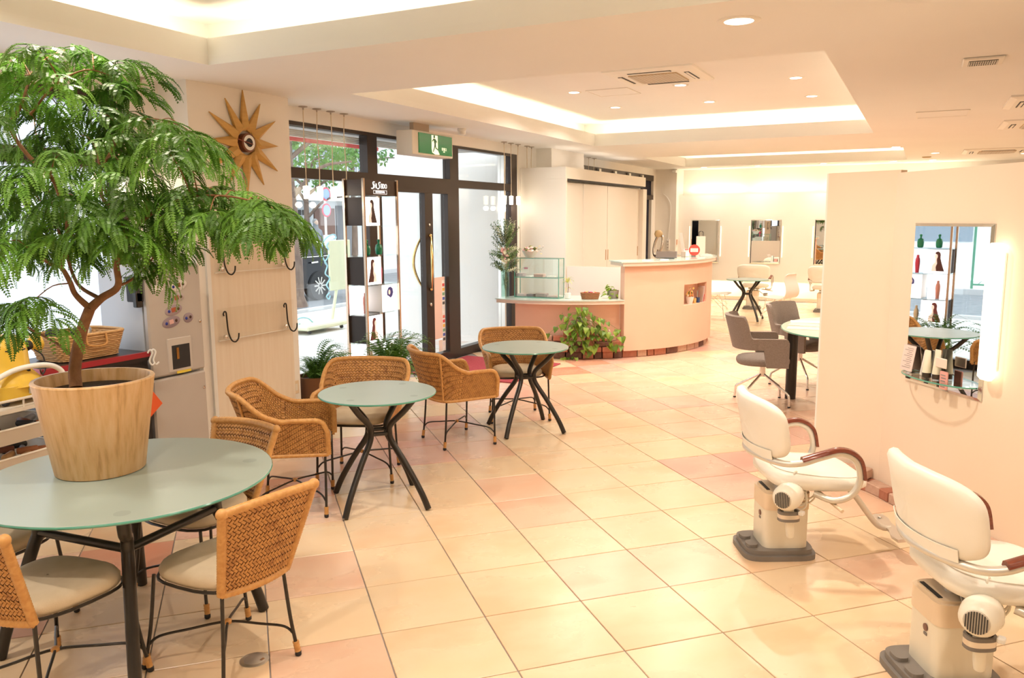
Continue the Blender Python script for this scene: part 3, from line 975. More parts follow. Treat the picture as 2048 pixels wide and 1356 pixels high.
def sidechair(name):
    e = empty(name)
    feet = [(.205, .235, 0), (.205, -.235, 0), (-.20, .17, 0), (-.20, -.17, 0)]
    tops = [(.175, .19, .375), (.175, -.19, .375), (-.175, .135, .375), (-.175, -.135, .375)]
    rod_legs(e, feet, tops)
    S, T = 1.0, .37
    def f(s, t):
        k = t / T
        hw = .145 + .055 * k
        y = s * 2 * hw
        x = -.185 - .115 * k - .028 * (1 - (2 * s) ** 2) * (1 - .2 * k)
        return V((x, y, .375 + .355 * k - .012 * (2 * s) ** 2 * k))
    sc_ = .36
    def sf(sm, t):
        p = f(sm / sc_, t)
        a = f(sm / sc_ + .01, t) - f(sm / sc_ - .01, t)
        b = f(sm / sc_, t + .004) - f(sm / sc_, t - .004)
        return p, -(a.cross(b)).normalized()
    MB().slab(lambda u, v: sf((u - .5) * sc_, v * T), 16, 10, .007).build('back_panel', m_wickb, e, True)
    w = MB()
    for side in (1, -1): weave(w, sf, sc_, T, .0122, pi / 4, side)
    w.build('woven_panel', m_wick, e, True, kind='stuff')
    for pts, nm in (([f(-.5, T * k / 10) for k in range(11)], 'back_post'), ([f(.5, T * k / 10) for k in range(11)], 'back_post'),
                    ([f(-.5 + k / 14, T) for k in range(15)], 'top_rail'), ([f(-.5 + k / 14, 0) for k in range(15)], 'bottom_rail')):
        r = MB()
        wrapped(r, pts, .0165)
        r.build(nm, m_rim, e, 80)
    for s in (-.5, .5): MB().ball(f(s, T), .0215, 12, 8).build('corner_knob', m_rim, e, True)
    fr = superell(.205, .20, 28, 3, .16, .0)
    MB().tube([(x, y, .375) for x, y in fr], .0065, 6, True).build('seat_frame', m_black, e, True)
    cushion(e, superell(.20, .195, 28, 3, .17, .0), .378, .06)
    return e
ac = armchair('wicker_armchair')
def place(src, first, x, y, deg, label, group):
    o = src if first else copy_tree(src)
    o.location = (x, y, 0); o.rotation_euler = (0, 0, radians(deg))
    return tag(o, label, 'chair', group)
GA = 'woven rattan armchairs at the small tables'
place(ac, True, -3.29, 3.60, 35, 'woven rattan armchair left of the nearer small glass table', GA)
place(ac, False, -3.30, 4.27, -68, 'woven rattan armchair behind the nearer small glass table, facing us', GA)
place(ac, False, -3.14, 5.26, 56, 'woven rattan armchair seen from behind, between the two small tables', GA)
place(ac, False, -3.06, 6.14, -53, 'woven rattan armchair behind the farther small glass table', GA)
scx = sidechair('wicker_chair')
GS = 'armless rattan chairs around the large round table'
place(scx, True, -2.33, 2.14, 171, 'armless rattan chair at the front right of the large table, back to us', GS)
place(scx, False, -2.90, 2.54, 270, 'armless rattan chair tucked behind the large glass table', GS)
place(scx, False, -2.745, 1.705, 97, 'armless rattan chair at the lower left picture corner', GS)
place(scx, False, -3.40, 1.86, 8, 'armless rattan chair mostly hidden left of the large table', GS)
# ---------------------------------------------------------------- glass tables
m_ftop = noisy('frosted_glass_top', (.335, .41, .37), (.355, .43, .39), (3, 3, 3), .32, 2, spec=.5)
def glass_table(name, x, y, R, ztop, rt, rw, rf, rz, rt_tube, label, zw=.44, group='round frosted glass tables'):
    e = empty(name, (x, y, 0), rz, label, 'table', group)
    MB().lathe([(.001, ztop - .012), (R - .003, ztop - .012), (R, ztop - .009), (R, ztop - .003), (R - .003, ztop), (.001, ztop)], 72).build('glass_top', m_ftop, e, 40)
    MB().lathe([(R - .001, ztop - .011), (R + .0015, ztop - .006), (R - .001, ztop - .001)], 72, caps=False).build('glass_edge', m_gedge, e, True)
    for k in range(4):
        a = k * pi / 2
        u = V((cos(a), sin(a), 0))
        prof = [(rt, ztop - .014), (rt - (rt - rw) * .42, ztop - .10), (rw + .012, zw + .055), (rw, zw), (rw + .02, zw - .055), (rw + (rf - rw) * .42, zw * .60), (rw + (rf - rw) * .80, zw * .25), (rf, .006)]
        MB().tube(catmull([u * r + V((0, 0, z)) for r, z in prof], 6), rt_tube, 12).build('leg', m_black, e, True)
        b = V((cos(a + pi / 2), sin(a + pi / 2), 0))
        MB().tube([u * rw + V((0, 0, zw)), b * rw + V((0, 0, zw))], rt_tube * .72, 10).build('waist_bar', m_black, e, True)
        MB().lathe([(rt_tube * 1.25, ztop + .0002), (.001, ztop + .0004)], 16, tuple(u * (rt - .005)), caps=False).build('leg_pad', M('pad_through_glass', (.30, .36, .33), .4), e)  # darker disc on top, as the leg pad looks through the glass
    return e
glass_table('round_table', -2.86, 3.87, .35, .685, .265, .078, .345, 0, .0185, 'small round frosted glass table nearer the camera')
glass_table('round_table', -2.81, 5.80, .35, .685, .265, .078, .345, 0, .0185, 'small round frosted glass table farther away, before the reception counter')
glass_table('round_table', -2.57, 13.85, .345, .685, .26, .078, .33, pi / 4, .0185, 'small round glass table in the far room between white chairs')
glass_table('round_table', -2.82, 2.115, .565, .688, .48, .33, .50, radians(-40), .0235, 'large round frosted glass table carrying the potted tree', .50)
# ---------------------------------------------------------------- potted tree on the large table
PX, PY = -2.985, 2.12
m_veneer = noisy('wood_veneer', (.82, .55, .30), (.48, .235, .085), (44, 44, 1.6), .45, 6, c3=(.75, .46, .21), lo=.34, hi=.74, bump=.08, bscale=60)
m_bark = noisy('smooth_bark', (.34, .16, .07), (.24, .105, .045), (22, 22, 22), .7, 4, bump=.3, bscale=140)
m_soil = noisy('dark_soil', (.035, .022, .012), (.06, .035, .018), (60, 60, 60), .95, 3, bump=.8, bscale=90)
pt = empty('tree_planter', (PX, PY, .689), 0, 'tapered wooden planter standing on the large glass table', 'planter')
MB().lathe([(.168, .001), (.171, .004), (.2265, .372), (.229, .381), (.226, .387), (.212, .387), (.208, .38), (.2, .33), (.165, .03), (.1, .03), (.001, .03)], 64, caps=False).build('pot', m_veneer, pt, 40)
MB().lathe([(.200, .335), (.1, .342), (.001, .34)], 40, caps=False).build('soil', m_soil, pt, True)
TD = 3.30
tree = empty('potted_tree', (PX, PY, .95), 0, 'feathery green potted tree with bipinnate leaves and a brown trunk', 'tree')
inv = Matrix.Translation((-PX, -PY, -.95))
def tp(u, v, d=0.0): return inv @ at(u, v, TD + d)
paths = {
    'trunk': [((152, 775, -.02), .025), ((150, 735, 0), .024), ((163, 665, 0), .022), ((180, 617, 0), .021)],
    'limb_right': [((180, 617, 0), .02), ((203, 596, .02), .0165), ((236, 572, .03), .014), ((233, 525, .0), .012), ((250, 475, -.05), .010), ((232, 430, -.08), .008), ((205, 395, -.05), .007), ((202, 359, 0), .006), ((195, 300, .05), .005)],
    'limb_left': [((180, 617, 0), .014), ((151, 589, -.03), .011), ((139, 562, -.06), .010), ((122, 535, -.08), .009), ((100, 527, -.1), .007), ((60, 500, -.1), .006)],
    'limb_high': [((122, 535, -.08), .009), ((135, 450, -.1), .009), ((118, 385, -.12), .0095), ((100, 352, -.12), .009), ((52, 306, -.12), .008), ((20, 252, -.1), .007), ((42, 212, -.08), .006), ((60, 150, -.05), .004)],
    'limb_middle': [((200, 598, .02), .009), ((155, 567, .05), .007), ((130, 500, .1), .006), ((110, 440, .15), .005)],
    'limb_low': [((143, 711, 0), .007), ((118, 690, .02), .006), ((90, 674, .05), .005), ((50, 650, .08), .004), ((30, 620, .08), .003)],
    'twig_right': [((250, 475, -.05), .008), ((300, 430, -.1), .006), ((370, 395, -.12), .005), ((450, 392, -.1), .004), ((520, 405, -.08), .003)],
    'twig_top': [((202, 340, .02), .006), ((235, 280, .05), .005), ((268, 244, .06), .0045), ((310, 238, .06), .003), ((360, 250, .05), .0025)],
    'twig_up': [((60, 230, -.08), .005), ((110, 170, -.05), .004), ((170, 140, 0), .003), ((220, 150, .05), .0025)],
    'twig_back': [((236, 572, .03), .006), ((262, 560, .06), .005), ((300, 525, .1), .0035), ((320, 480, .12), .003)]}
axis = []
for nm, pl in paths.items():
    P = catmull([tp(*p) for p, r in pl], 6)
    rs = []
    for i in range(len(pl) - 1):
        for k in range(6): rs.append(pl[i][1] + (pl[i + 1][1] - pl[i][1]) * k / 6)
    rs.append(pl[-1][1])
    MB().tube(P, rs, 9).build('trunk' if nm == 'trunk' else 'branch', m_bark, tree, True)
    if nm != 'trunk': axis += P
lf_m = [leafy('tree_leaf_a', (.075, .205, .02), (.135, .30, .03)), leafy('tree_leaf_b', (.055, .155, .016), (.10, .235, .025)), leafy('tree_leaf_c', (.13, .33, .035), (.21, .43, .055))]
def pinna(mb, P, n=17, ll=.0205, lw=.0092):
    """one feather of a compound leaf along curve P (Vectors)"""
    m = len(P)
    for i in range(n):
        t = (i + .7) / n * (m - 1)
        k = min(int(t), m - 2)
        p = P[k].lerp(P[k + 1], t - k)
        ax = (P[k + 1] - P[k]).normalized()
        sd_ = ax.cross(V((0, 0, 1)))
        if sd_.length < .1: sd_ = V((0, 1, 0))
        sd_.normalize()
        up = sd_.cross(ax)
        L = ll * (1 - .55 * abs(2 * (i + .5) / n - .85) ** 2)
        for s in (-1, 1):
            d = (sd_ * s * .93 + ax * .38 - up * .16).normalized()
            q = p + d * L
            w = ax * lw * .5
            mb.add([p, p + d * L * .5 - w, q, p + d * L * .5 + w], [(0, 1, 2, 3)])
    mb.tube([P[0], P[m // 2], P[-1]], [.0011, .0008, .0004], 3, caps=False)
def leaf_mesh(seed, m, np_=5, rl=.13, pl=.115, droop=1.0):
    r = random.Random(seed)
    b = MB()
    rach = [V((rl * t, 0, .02 * sin(pi * t) - .05 * droop * t * t)) for t in (0, .25, .5, .75, 1)]
    b.tube(rach, [.0018, .0016, .0013, .001, .0008], 4, caps=False)
    rc = catmull(rach, 4)
    for i in range(np_):
        t = .30 + .70 * i / (np_ - 1)
        o = rc[min(len(rc) - 1, int(t * (len(rc) - 1)))]
        L = pl * (.72 + .38 * sin(pi * (.2 + .6 * i / (np_ - 1)))) * r.uniform(.9, 1.1)
        fw = radians(r.uniform(38, 55) - 26 * i / (np_ - 1))
        for s in (-1, 1):
            d0 = V((sin(pi / 2 - fw) if i < np_ - 1 else .9, s * cos(pi / 2 - fw) if i < np_ - 1 else s * .42, .12)).normalized()
            dr = droop * r.uniform(.75, 1.25)
            pts = []
            for k in range(6):
                q = k / 5
                pts.append(o + d0 * L * q * (1 - .22 * dr * q * q) + V((0, 0, -.62 * dr * L * q * q)))
            pinna(b, pts)
    return b.mesh('leaf', m)
LEAF = [leaf_mesh(k, lf_m[k % 3], 4 + k % 2, .12 + .015 * (k % 3), .11 + .012 * (k % 2), .8 + .25 * (k % 3)) for k in range(6)]
tips = [(30, 105), (75, 92), (130, 92), (185, 100), (230, 120), (545, 415), (560, 430), (495, 400), (15, 165), (100, 150), (165, 150), (225, 165), (60, 195), (12, 235), (125, 215), (195, 215), (250, 215), (315, 235), (285, 262), (365, 262), (400, 290),
        (160, 262), (220, 268), (90, 262), (45, 290), (240, 315), (30, 345), (95, 365), (150, 385), (10, 400), (70, 410), (215, 385), (275, 385), (325, 375), (380, 365), (430, 372), (475, 380), (515, 395),
        (300, 415), (360, 410), (420, 415), (470, 420), (195, 430), (125, 430), (55, 455), (15, 475), (240, 440), (85, 480), (160, 330), (265, 470), (320, 460), (205, 480), (32, 600), (70, 590), (300, 520), (120, 300), (60, 330), (255, 345), (340, 300), (150, 470)]
rl = random.Random(11)
trunk_c = at(180, 420, TD)
for (u, v) in tips:
    p = tp(u, v + 8, rl.uniform(-.28, .28))
    a = min(axis, key=lambda q: (q - p).length)
    if (a - p).length > .03:
        mid = a.lerp(p, .5) + V((0, 0, .02))
        MB().tube(catmull([a, mid, p], 3), [.003] * 3 + [.0022] * 3 + [.0014], 5).build('twig', m_bark, tree, True)
    out = (p - (inv @ trunk_c)); base = math.atan2(out.y, out.x)
    n = 4 if (u * 7 + v) % 5 < 3 else 3
    for k in range(n):
        az = base + (k - (n - 1) / 2) * 1.25 + rl.uniform(-.35, .35)
        o = inst('leaf', LEAF[rl.randrange(6)], tree, p + V((0, 0, rl.uniform(-.012, .012))), (rl.uniform(-.3, .3), rl.uniform(-.05, .45), az), rl.uniform(.85, 1.25))
# ---------------------------------------------------------------- sunburst clock on the pillar
ck = empty('wall_clock', (-4.778, 4.828, 2.302), 0, 'sunburst wall clock with twelve folded wooden rays on the pillar', 'clock')
m_ray = noisy('ochre_wood', (.68, .42, .13), (.60, .35, .10), (8, 8, 40), .45, 3)
for k in range(12):
    a = k * pi / 6
    R = .40 if k % 2 == 0 else .365
    hw = .05
    ca, sa = cos(a), sin(a)
    def q(r, t, h): return V((.008 + h, r * sa + t * ca, r * ca - t * sa))
    b = MB()
    vs = [q(.085, -hw, .030), q(.10, hw, .012), q(R, .0, .012), q(.13, .012, .052), q(.085, -hw, .0), q(.10, hw, .0), q(R, 0, .0)]
    b.add(vs, [(0, 3, 2), (3, 1, 2), (0, 1, 3), (4, 5, 1, 0), (5, 6, 2, 1), (6, 4, 0, 2), (4, 6, 5)])
    b.build('ray', m_ray, ck)
RY = Matrix.Rotation(pi / 2, 3, 'Y')
MB().lathe([(.072, 0), (.072, .055), (.066, .06), (.001, .06)], 36, (0, 0, 0), RY).build('case', M('clock_brown', (.20, .07, .03), .35), ck, True)
MB().lathe([(.058, .061), (.001, .0612)], 32, (0, 0, 0), RY, caps=False).build('dial', m_white, ck)
b = MB()
b.lathe([(.034, .063), (.001, .0635)], 24, (0, 0, 0), RY, caps=False)
b.prism([(-.034, 0), (.034, 0), (0, .055)], .0625, .0645, lambda p: V((p.z, -p.y, p.x)))
b.build('hour_hand', m_blackm, ck)
MB().bar((.067, .03, -.012), (.067, -.125, .018), .008, .004).build('minute_hand', M('hand_red', (.30, .06, .03), .4), ck)
# ---------------------------------------------------------------- acrylic boards with black hooks
m_acry = clear_glass('acrylic', (.985, .98, .97), .02, 0.0, .12)
def hook_board(z0, z1, label):
    e = empty('acrylic_board', (-4.745, 4.85, z0), 0, label, 'board', 'clear acrylic hook boards')
    MB().bx(-.004, .004, -.42, .42, 0, z1 - z0).build('sheet', m_acry, e)
    MB().bx(-.005, .006, -.42, .42, 0, .006).build('lower_edge', M('acrylic_edge', (.85, .80, .72), .3), e)
    for y in (-.36, .30):
        h = empty('hook_fixing', (.004, y, .03)); h.parent = e
        MB().lathe([(.016, 0), (.016, .018), (.01, .022)], 14, (0, 0, 0), RY).build('stud', m_chrome, h, True)
        pts = [(.012, -.01, .165), (.02, -.022, .18), (.022, -.012, .196), (.02, .004, .19), (.016, .012, .16), (.014, .022, .05), (.02, .03, 0), (.028, .045, -.035), (.038, .07, -.045), (.046, .092, -.02), (.048, .098, .02)]
        MB().tube(catmull(pts, 5), .006, 8).build('hook', m_black, h, True)
hook_board(1.31, 1.56, 'upper clear acrylic board with two black iron hooks on the pillar')
hook_board(.79, 1.04, 'lower clear acrylic board with two black iron hooks on the pillar')
e = empty('wall_outlet', (-4.779, 5.29, .27), 0, 'beige power outlet low on the clock pillar', 'outlet')
MB().box((.004, 0, 0), (.008, .07, .115), 0, .003).build('plate', M('outlet_beige', (.78, .62, .42), .5), e)
MB().box((.009, 0, 0), (.003, .03, .06)).build('socket', m_ivory, e)
# ---------------------------------------------------------------- drink dispenser
dm = empty('drink_dispenser', (-4.55, 3.66, 0), 0, 'silver hot drink dispenser with oval buttons beside the clock pillar', 'dispenser')
m_silver = noisy('silver_panel', (.52, .48, .44), (.55, .51, .47), (3, 3, 3), .4, 2, metal=.15)
m_side = M('cool_grey_side', (.55, .57, .60), .45)
MB().bx(-.47, -.055, 0, .45, .02, 1.40).build('body', m_side, dm)
MB().box((-.025, .227, 1.03), (.05, .455, .75), 0, .012).build('upper_door', m_silver, dm)
MB().box((-.025, .227, .335), (.05, .455, .61), 0, .012).build('lower_door', m_silver, dm)
MB().box((-.05, .23, 1.408), (.16, .3, .006)).build('top_plate', m_blackm, dm)
MB().bx(-.43, -.05, .03, .42, 0, .025).build('plinth', m_blackm, dm)
rc = MB().box((.0, .235, .79), (.012, .205, .235), 0, .005).build('dispense_bezel', M('bezel_grey', (.60, .55, .50), .4), dm)
MB().box((.005, .24, .775), (.006, .15, .165)).build('recess', m_blackm, rc)
MB().box((.009, .21, .80), (.006, .02, .08)).build('nozzle', m_brass, rc)
MB().box((.002, .26, .668), (.004, .12, .022)).build('warning_label', M('label_yellow', (.85, .66, .08), .5), dm)
ovals = [(.255, 1.265, .075, .036, (.72, .68, .66)), (.235, 1.18, .068, .033, (.50, .43, .44)), (.205, 1.10, .072, .036, (.38, .30, .33)), (.18, 1.02, .075, .038, (.30, .23, .26)), (.325, 1.035, .042, .034, (.30, .23, .26))]
for k, (y, z, a, b_, c) in enumerate(ovals):
    o = MB().lathe([(1, 0), (1, .003), (.96, .004), (.001, .004)], 32, (0, 0, 0), RY).xf(Matrix.Diagonal((1, a, b_, 1))).build('button_panel', M('oval_%d' % k, c, .35), dm, True)
    o.location = (.0, y, z); o.rotation_euler = (radians(10), 0, 0)
    w_ = a * (.55 if a > .05 else .42)
    MB().ball((.004, -w_, .0), (.004, .011, .011), 12, 6).build('blue_button', M('button_blue', (.02, .04, .30), .15), o, True)
    MB().ball((.004, w_, .0), (.004, .011, .011), 12, 6).build('brown_button', M('button_brown', (.07, .02, .015), .15), o, True)
    if a > .05: MB().box((.0048, 0, .002), (.002, .036, .03)).build('drink_picture', M('picture_%d' % (k % 4), [(.25, .08, .03), (.40, .12, .05), (.45, .10, .04), (.75, .45, .42)][k % 4], .4), o)
o = MB().box((.002, .085, 1.262), (.004, .085, .036), 0, .001).build('indicator_panel', m_white, dm)
for k in range(3): MB().ball((.005, .06 + k * .025, 1.268), .003, 8, 5).build('indicator_light', M('led_%d' % k, [(.3, .5, .1), (.5, .2, .05), (.6, .15, .05)][k], .3), o)
q = MB()
for k, c in enumerate(((.75, .08, .06), (.9, .6, .1), (.1, .2, .6))):
    MB().tube([(.002, .055 + k * .006 + .022 * sin(t / 6 * 1.3), 1.345 + .03 * t / 6) for t in range(7)], .0045, 5).build('logo_stripe', M('logo_%d' % k, c, .4), dm)
for z in (1.0, .52): MB().lathe([(.011, 0), (.011, .006), (.001, .007)], 14, (0, .425, z), RY).build('lock', m_chrome, dm, True)
e = empty('cup_holder', (-4.62, 3.655, 1.17), 0, 'black holder hung on the side of the drink dispenser', 'holder')
MB().box((0, -.03, .08), (.10, .055, .15), 0, .006).build('pocket', m_blackm, e)
MB().box((.03, -.035, .02), (.04, .05, .10), 0, .006).build('pocket', m_black, e)
MB().box((.0, -.03, .165), (.13, .065, .012), 0, .004).build('flange', m_blackm, e)
# red file sticking out beside the planter
e = MB().box((0, 0, 0), (.012, .20, .26), 0, .003).xf(Matrix.Rotation(radians(36), 4, 'X')).build('red_folder', M('vermilion', (.80, .12, .03), .5), loc=(-4.47, 3.50, .545), label='bright red folder leaning by the drink dispenser', cat='folder')
# black and red chest with basket
bxx = empty('black_chest', (-4.70, 3.30, 0), 0, 'black chest with red trimmed lid beside the drink dispenser', 'chest')
MB().bx(-.24, .2, -.42, .29, .03, .80).build('body', M('chest_black', (.018, .016, .016), .3), bxx)
MB().bx(-.25, .215, -.43, .30, .80, .855).build('lid', M('chest_lid', (.02, .015, .015), .35), bxx)
MB().bx(.20, .222, -.43, .30, .825, .858).build('red_trim', M('chest_red', (.35, .02, .03), .4), bxx)
MB().bx(-.25, .21, -.445, -.43, .79, .858).build('red_trim', M('chest_rose', (.50, .12, .16), .4), bxx)
hk = empty('s_hook', (-4.475, 3.575, .80), 0, 'white plastic double hook at the corner of the black chest', 'hook')
for s in (0, 1): MB().tube(catmull([(.0, .0 + s * .025, .05), (.012, .01 + s * .025, .07), (.02, .02 + s * .025, .05), (.012, .0 + s * .03, 0), (.02, .012 + s * .03, -.03), (.03, .03 + s * .03, -.015)], 5), .006, 8).build('hook_arm', m_white, hk, True)
m_straw = noisy('straw_weave', (.72, .46, .22), (.55, .31, .12), (50, 50, 90), .7, 3, lo=.3, hi=.7)
bk = empty('wicker_basket', (-4.72, 3.26, .858), 0, 'rectangular wicker basket standing on the black chest', 'basket')
def bside(u, v, x0=.17, y0=.24):
    n = 44
    a = 2 * pi * u
    c, s = cos(a), sin(a)
    k = .82 + .18 * v
    return V((x0 * k * abs(c) ** .35 * (1 if c > 0 else -1), y0 * k * abs(s) ** .35 * (1 if s > 0 else -1), v * .155))
MB().grid(bside, 48, 4, True).build('basket_wall', m_straw, bk, True)
q = MB()
for r in range(13):
    pts = []
    for k in range(72):
        p = bside(k / 72, (r + .5) / 13)
        f_ = 1 + (.022 if (k // 2 + r) % 2 else -.006)
        pts.append((p.x * f_, p.y * f_, p.z))
    q.tube(pts, .0052, 5, True)
q.build('woven_strands', m_straw, bk, True, kind='stuff')
MB().tube([bside(k / 48, 1.0) for k in range(48)], .010, 8, True).build('rim', m_straw, bk, True)
MB().tube(catmull([(.175, -.06, .15), (.185, -.05, .09), (.19, .06, .085), (.178, .075, .15)], 5), .007, 8).build('handle', m_rim, bk, True)
MB().bx(-.13, .13, -.19, .19, .004, .012).build('basket_floor', m_straw, bk)
for k, (x, y, r, c, lab) in enumerate(((-.05, -.12, .045, m_blackm, 'black bowl in the wicker basket on the chest'), (-.04, .06, .06, m_steel, 'steel tin in the wicker basket on the chest'), (.04, -.02, .04, m_black, 'dark jar in the wicker basket on the chest'))):
    e = empty('basket_bowl' if k == 0 else ('steel_tin' if k == 1 else 'dark_jar'), (-4.72 + x, 3.26 + y, .87), 0, lab, ['bowl', 'tin', 'jar'][k])
    MB().lathe([(r * .8, 0), (r, .10), (r, .155), (r * .85, .165)], 24).build('body', c, e, True)
    MB().lathe([(r * .88, .165), (r * .6, .18), (.001, .182)], 24, caps=False).build('lid', c, e, True)
# ---------------------------------------------------------------- white trolley with drawers and yellow steamer
m_tray = M('ivory_plastic', (.80, .74, .64), .4)
TX, TY = -4.30, 2.50
tr = empty('salon_trolley', (TX, TY, 0), radians(4), 'ivory salon trolley with three drawers behind the large table', 'trolley')
top = superell(.19, .27, 36, 5)
MB().prism(top, .735, .755).build('top_tray', m_tray, tr)
MB().tube([(x, y, .80) for x, y in top], .007, 6, True).build('top_rail', m_tray, tr, True)
for k in range(0, 36, 6): MB().tube([(top[k][0], top[k][1], .75), (top[k][0], top[k][1], .80)], .005, 6).build('rail_post', m_tray, tr, True)
MB().tube(catmull([(.16, -.28, .76), (.15, -.2, .86), (.12, 0, .935), (.12, .18, .94), (.13, .27, .90), (.14, .29, .82), (.14, .27, .755)], 6), .014, 10).build('handle', m_white, tr, True)
for (x, y) in ((.17, -.25), (.17, .25), (-.17, -.25), (-.17, .25)):
    MB().tube([(x, y, .05), (x, y, .74)], .011, 8).build('post', m_tray, tr, True)
    MB().lathe([(.025, -.012), (.028, 0), (.025, .012)], 16, (x, y, .028), Matrix.Rotation(pi / 2, 3, 'X')).build('caster', m_blackm, tr, True)
stuffc = [(.25, .08, .04), (.45, .17, .07), (.03, .03, .03), (.30, .30, .32), (.55, .30, .12)]
for k, z in enumerate((.57, .42, .27)):
    dr = empty('drawer', (.03, 0, z)); dr.parent = tr
    def wall(u, v):
        a = 2 * pi * u
        c, s = cos(a), sin(a)
        kk = .86 + .14 * v
        return V((.165 * kk * abs(c) ** .3 * (1 if c > 0 else -1), .235 * kk * abs(s) ** .3 * (1 if s > 0 else -1), v * .085))
    g_ = MB().grid(wall, 40, 2, True)
    g_.prism([(wall(i / 40, 0).x, wall(i / 40, 0).y) for i in range(40)], 0, .004)
    g_.build('tray', m_tray, dr, True)
    MB().tube([wall(i / 40, 1.0) for i in range(40)], .006, 6, True).build('tray_rim', m_tray, dr, True)
    r_ = random.Random(k + 5)
    for i in range(9):
        c = (r_.uniform(-.10, .10), r_.uniform(-.18, .18), .05 + r_.uniform(0, .03))
        an = r_.uniform(0, pi)
        MB().lathe([(.014, -.05), (.018, -.045), (.018, .045), (.014, .05)], 12, c, Matrix.Rotation(an, 3, 'Z') @ Matrix.Rotation(pi / 2, 3, 'Y')).build('hair_roller' if k < 2 else 'comb_roll', M('roller_%d' % ((i + k) % 5), stuffc[(i + k) % 5], .5), dr, True)
st = empty('yellow_steamer', (TX - .01, TY + .075, .757), radians(8), 'yellow hair steamer unit standing on the ivory trolley', 'steamer')
m_yel = M('glossy_yellow', (.80, .52, .06), .25, coat=.3)
MB().prism(superell(.15, .18, 40, 3.2), .03, .10).build('base', m_yel, st, 40)
MB().lathe([(.165, .09), (.15, .12), (.115, .16), (.105, .2), (.10, .29), (.085, .335), (.05, .355), (.001, .36)], 36, (0, -.01, 0), caps=False).build('body', m_yel, st, True)
for (x, y) in ((.1, .12), (.1, -.12), (-.1, .12), (-.1, -.12)): MB().lathe([(.022, -.01), (.022, .01)], 14, (x, y, .022), Matrix.Rotation(pi / 2, 3, 'X')).build('wheel', m_blackm, st)
MB().lathe([(.025, 0), (.045, .02), (.048, .05), (.03, .06), (.001, .062)], 22, (.02, .12, .285), Matrix.Rotation(radians(-80), 3, 'X'), caps=False).build('nozzle_cap', m_yel, st, True)
MB().lathe([(.03, 0), (.025, .035)], 16, (.02, .09, .28), Matrix.Rotation(radians(-80), 3, 'X')).build('nozzle_neck', m_blackm, st, True)
MB().tube(catmull([(.05, .12, .26), (.06, .16, .22), (.06, .17, .15), (.07, .14, .12), (.09, .11, .15)], 6), .004, 6).build('cable', m_blackm, st, True)
for k in range(4): MB().bar((.101 * cos(k * .45 - .7), -.01 + .101 * sin(k * .45 - .7), .28), (.101 * cos(k * .45 - .5), -.01 + .101 * sin(k * .45 - .5), .28), .004, .006).build('vent_slot', m_blackm, st)
MB().box((.108, .02, .17), (.006, .03, .02)).build('socket', m_blackm, st)
MB().box((.152, .03, .065), (.003, .10, .03)).build('rating_plate', M('plate_grey', (.55, .52, .42), .4), st)
MB().box((.155, .03, .076), (.002, .09, .006)).build('plate_print', m_blackm, st)
# ---------------------------------------------------------------- reception
CC = V((-4.45, 10.826, 0))
def sector(mb, r0, r1, a0, a1, z0, z1, n=None):
    n = n or max(2, int(abs(a1 - a0) / 3))
    A = [radians(a0 + (a1 - a0) * k / n) for k in range(n + 1)]
    poly = [(r1 * cos(a), r1 * sin(a)) for a in A] + [(r0 * cos(a), r0 * sin(a)) for a in A[::-1]]
    return mb.prism(poly, z0, z1)
def cyl_hit(u, v, r):
    d = ray(u, v)
    ox, oy = -CC.x, -CC.y
    a = d.x * d.x + d.y * d.y; b = 2 * (ox * d.x + oy * d.y); c = ox * ox + oy * oy - r * r
    D = b * b - 4 * a * c
    if D < 0: return None
    t = (-b - sqrt(D)) / (2 * a)
    return V((d.x * t, d.y * t, CAMZ + d.z * t))
def pol(r, deg, z=0): return V((CC.x + r * cos(radians(deg)), CC.y + r * sin(radians(deg)), z))
m_board = M('cream_laminate', (.84, .72, .60), .4)
m_topgl = M('countertop_glass', (.62, .76, .70), .08, 0, .6)
m_cab = noisy('cabinet_white', (.88, .84, .77), (.89, .85, .78), (2, 2, 2), .5, 1)
RW = 1.925
tall = empty('reception_counter', CC, 0, 'tall curved peach reception counter on a brick plinth', 'counter')
b = MB()
sector(b, 1.80, RW, -49.3, -21.5, .088, 1.13); sector(b, 1.80, RW, -21.5, -2.0, .088, .60); sector(b, 1.80, RW, -21.5, -2.0, .865, 1.13); sector(b, 1.80, RW, -2.0, 34, .088, 1.13)
b.build('curved_front', m_peach, tall, 30)
sector(MB(), 1.79, 1.80, -49.3, 34, .088, 1.13).build('niche_back', m_peach, tall, 30)
sector(MB(), 1.52, 1.975, -50.5, 33, 1.13, 1.172).build('top_board', m_board, tall, 30)
sector(MB(), 1.52, 1.985, -51.2, 33, 1.172, 1.186).build('glass_top', m_topgl, tall, 30)
low = empty('low_counter', CC, 0, 'low curved counter shelf left of the reception counter', 'counter')
sector(MB(), 1.74, 1.80, -92, -49.5, .0, .672).build('curved_front', m_peach, low, 30)
sector(MB(), 1.30, 1.955, -97.5, -49.6, .672, .712).build('top_board', m_board, low, 30)
sector(MB(), 1.30, 1.965, -98, -49.7, .712, .7245).build('glass_top', m_topgl, low, 30)
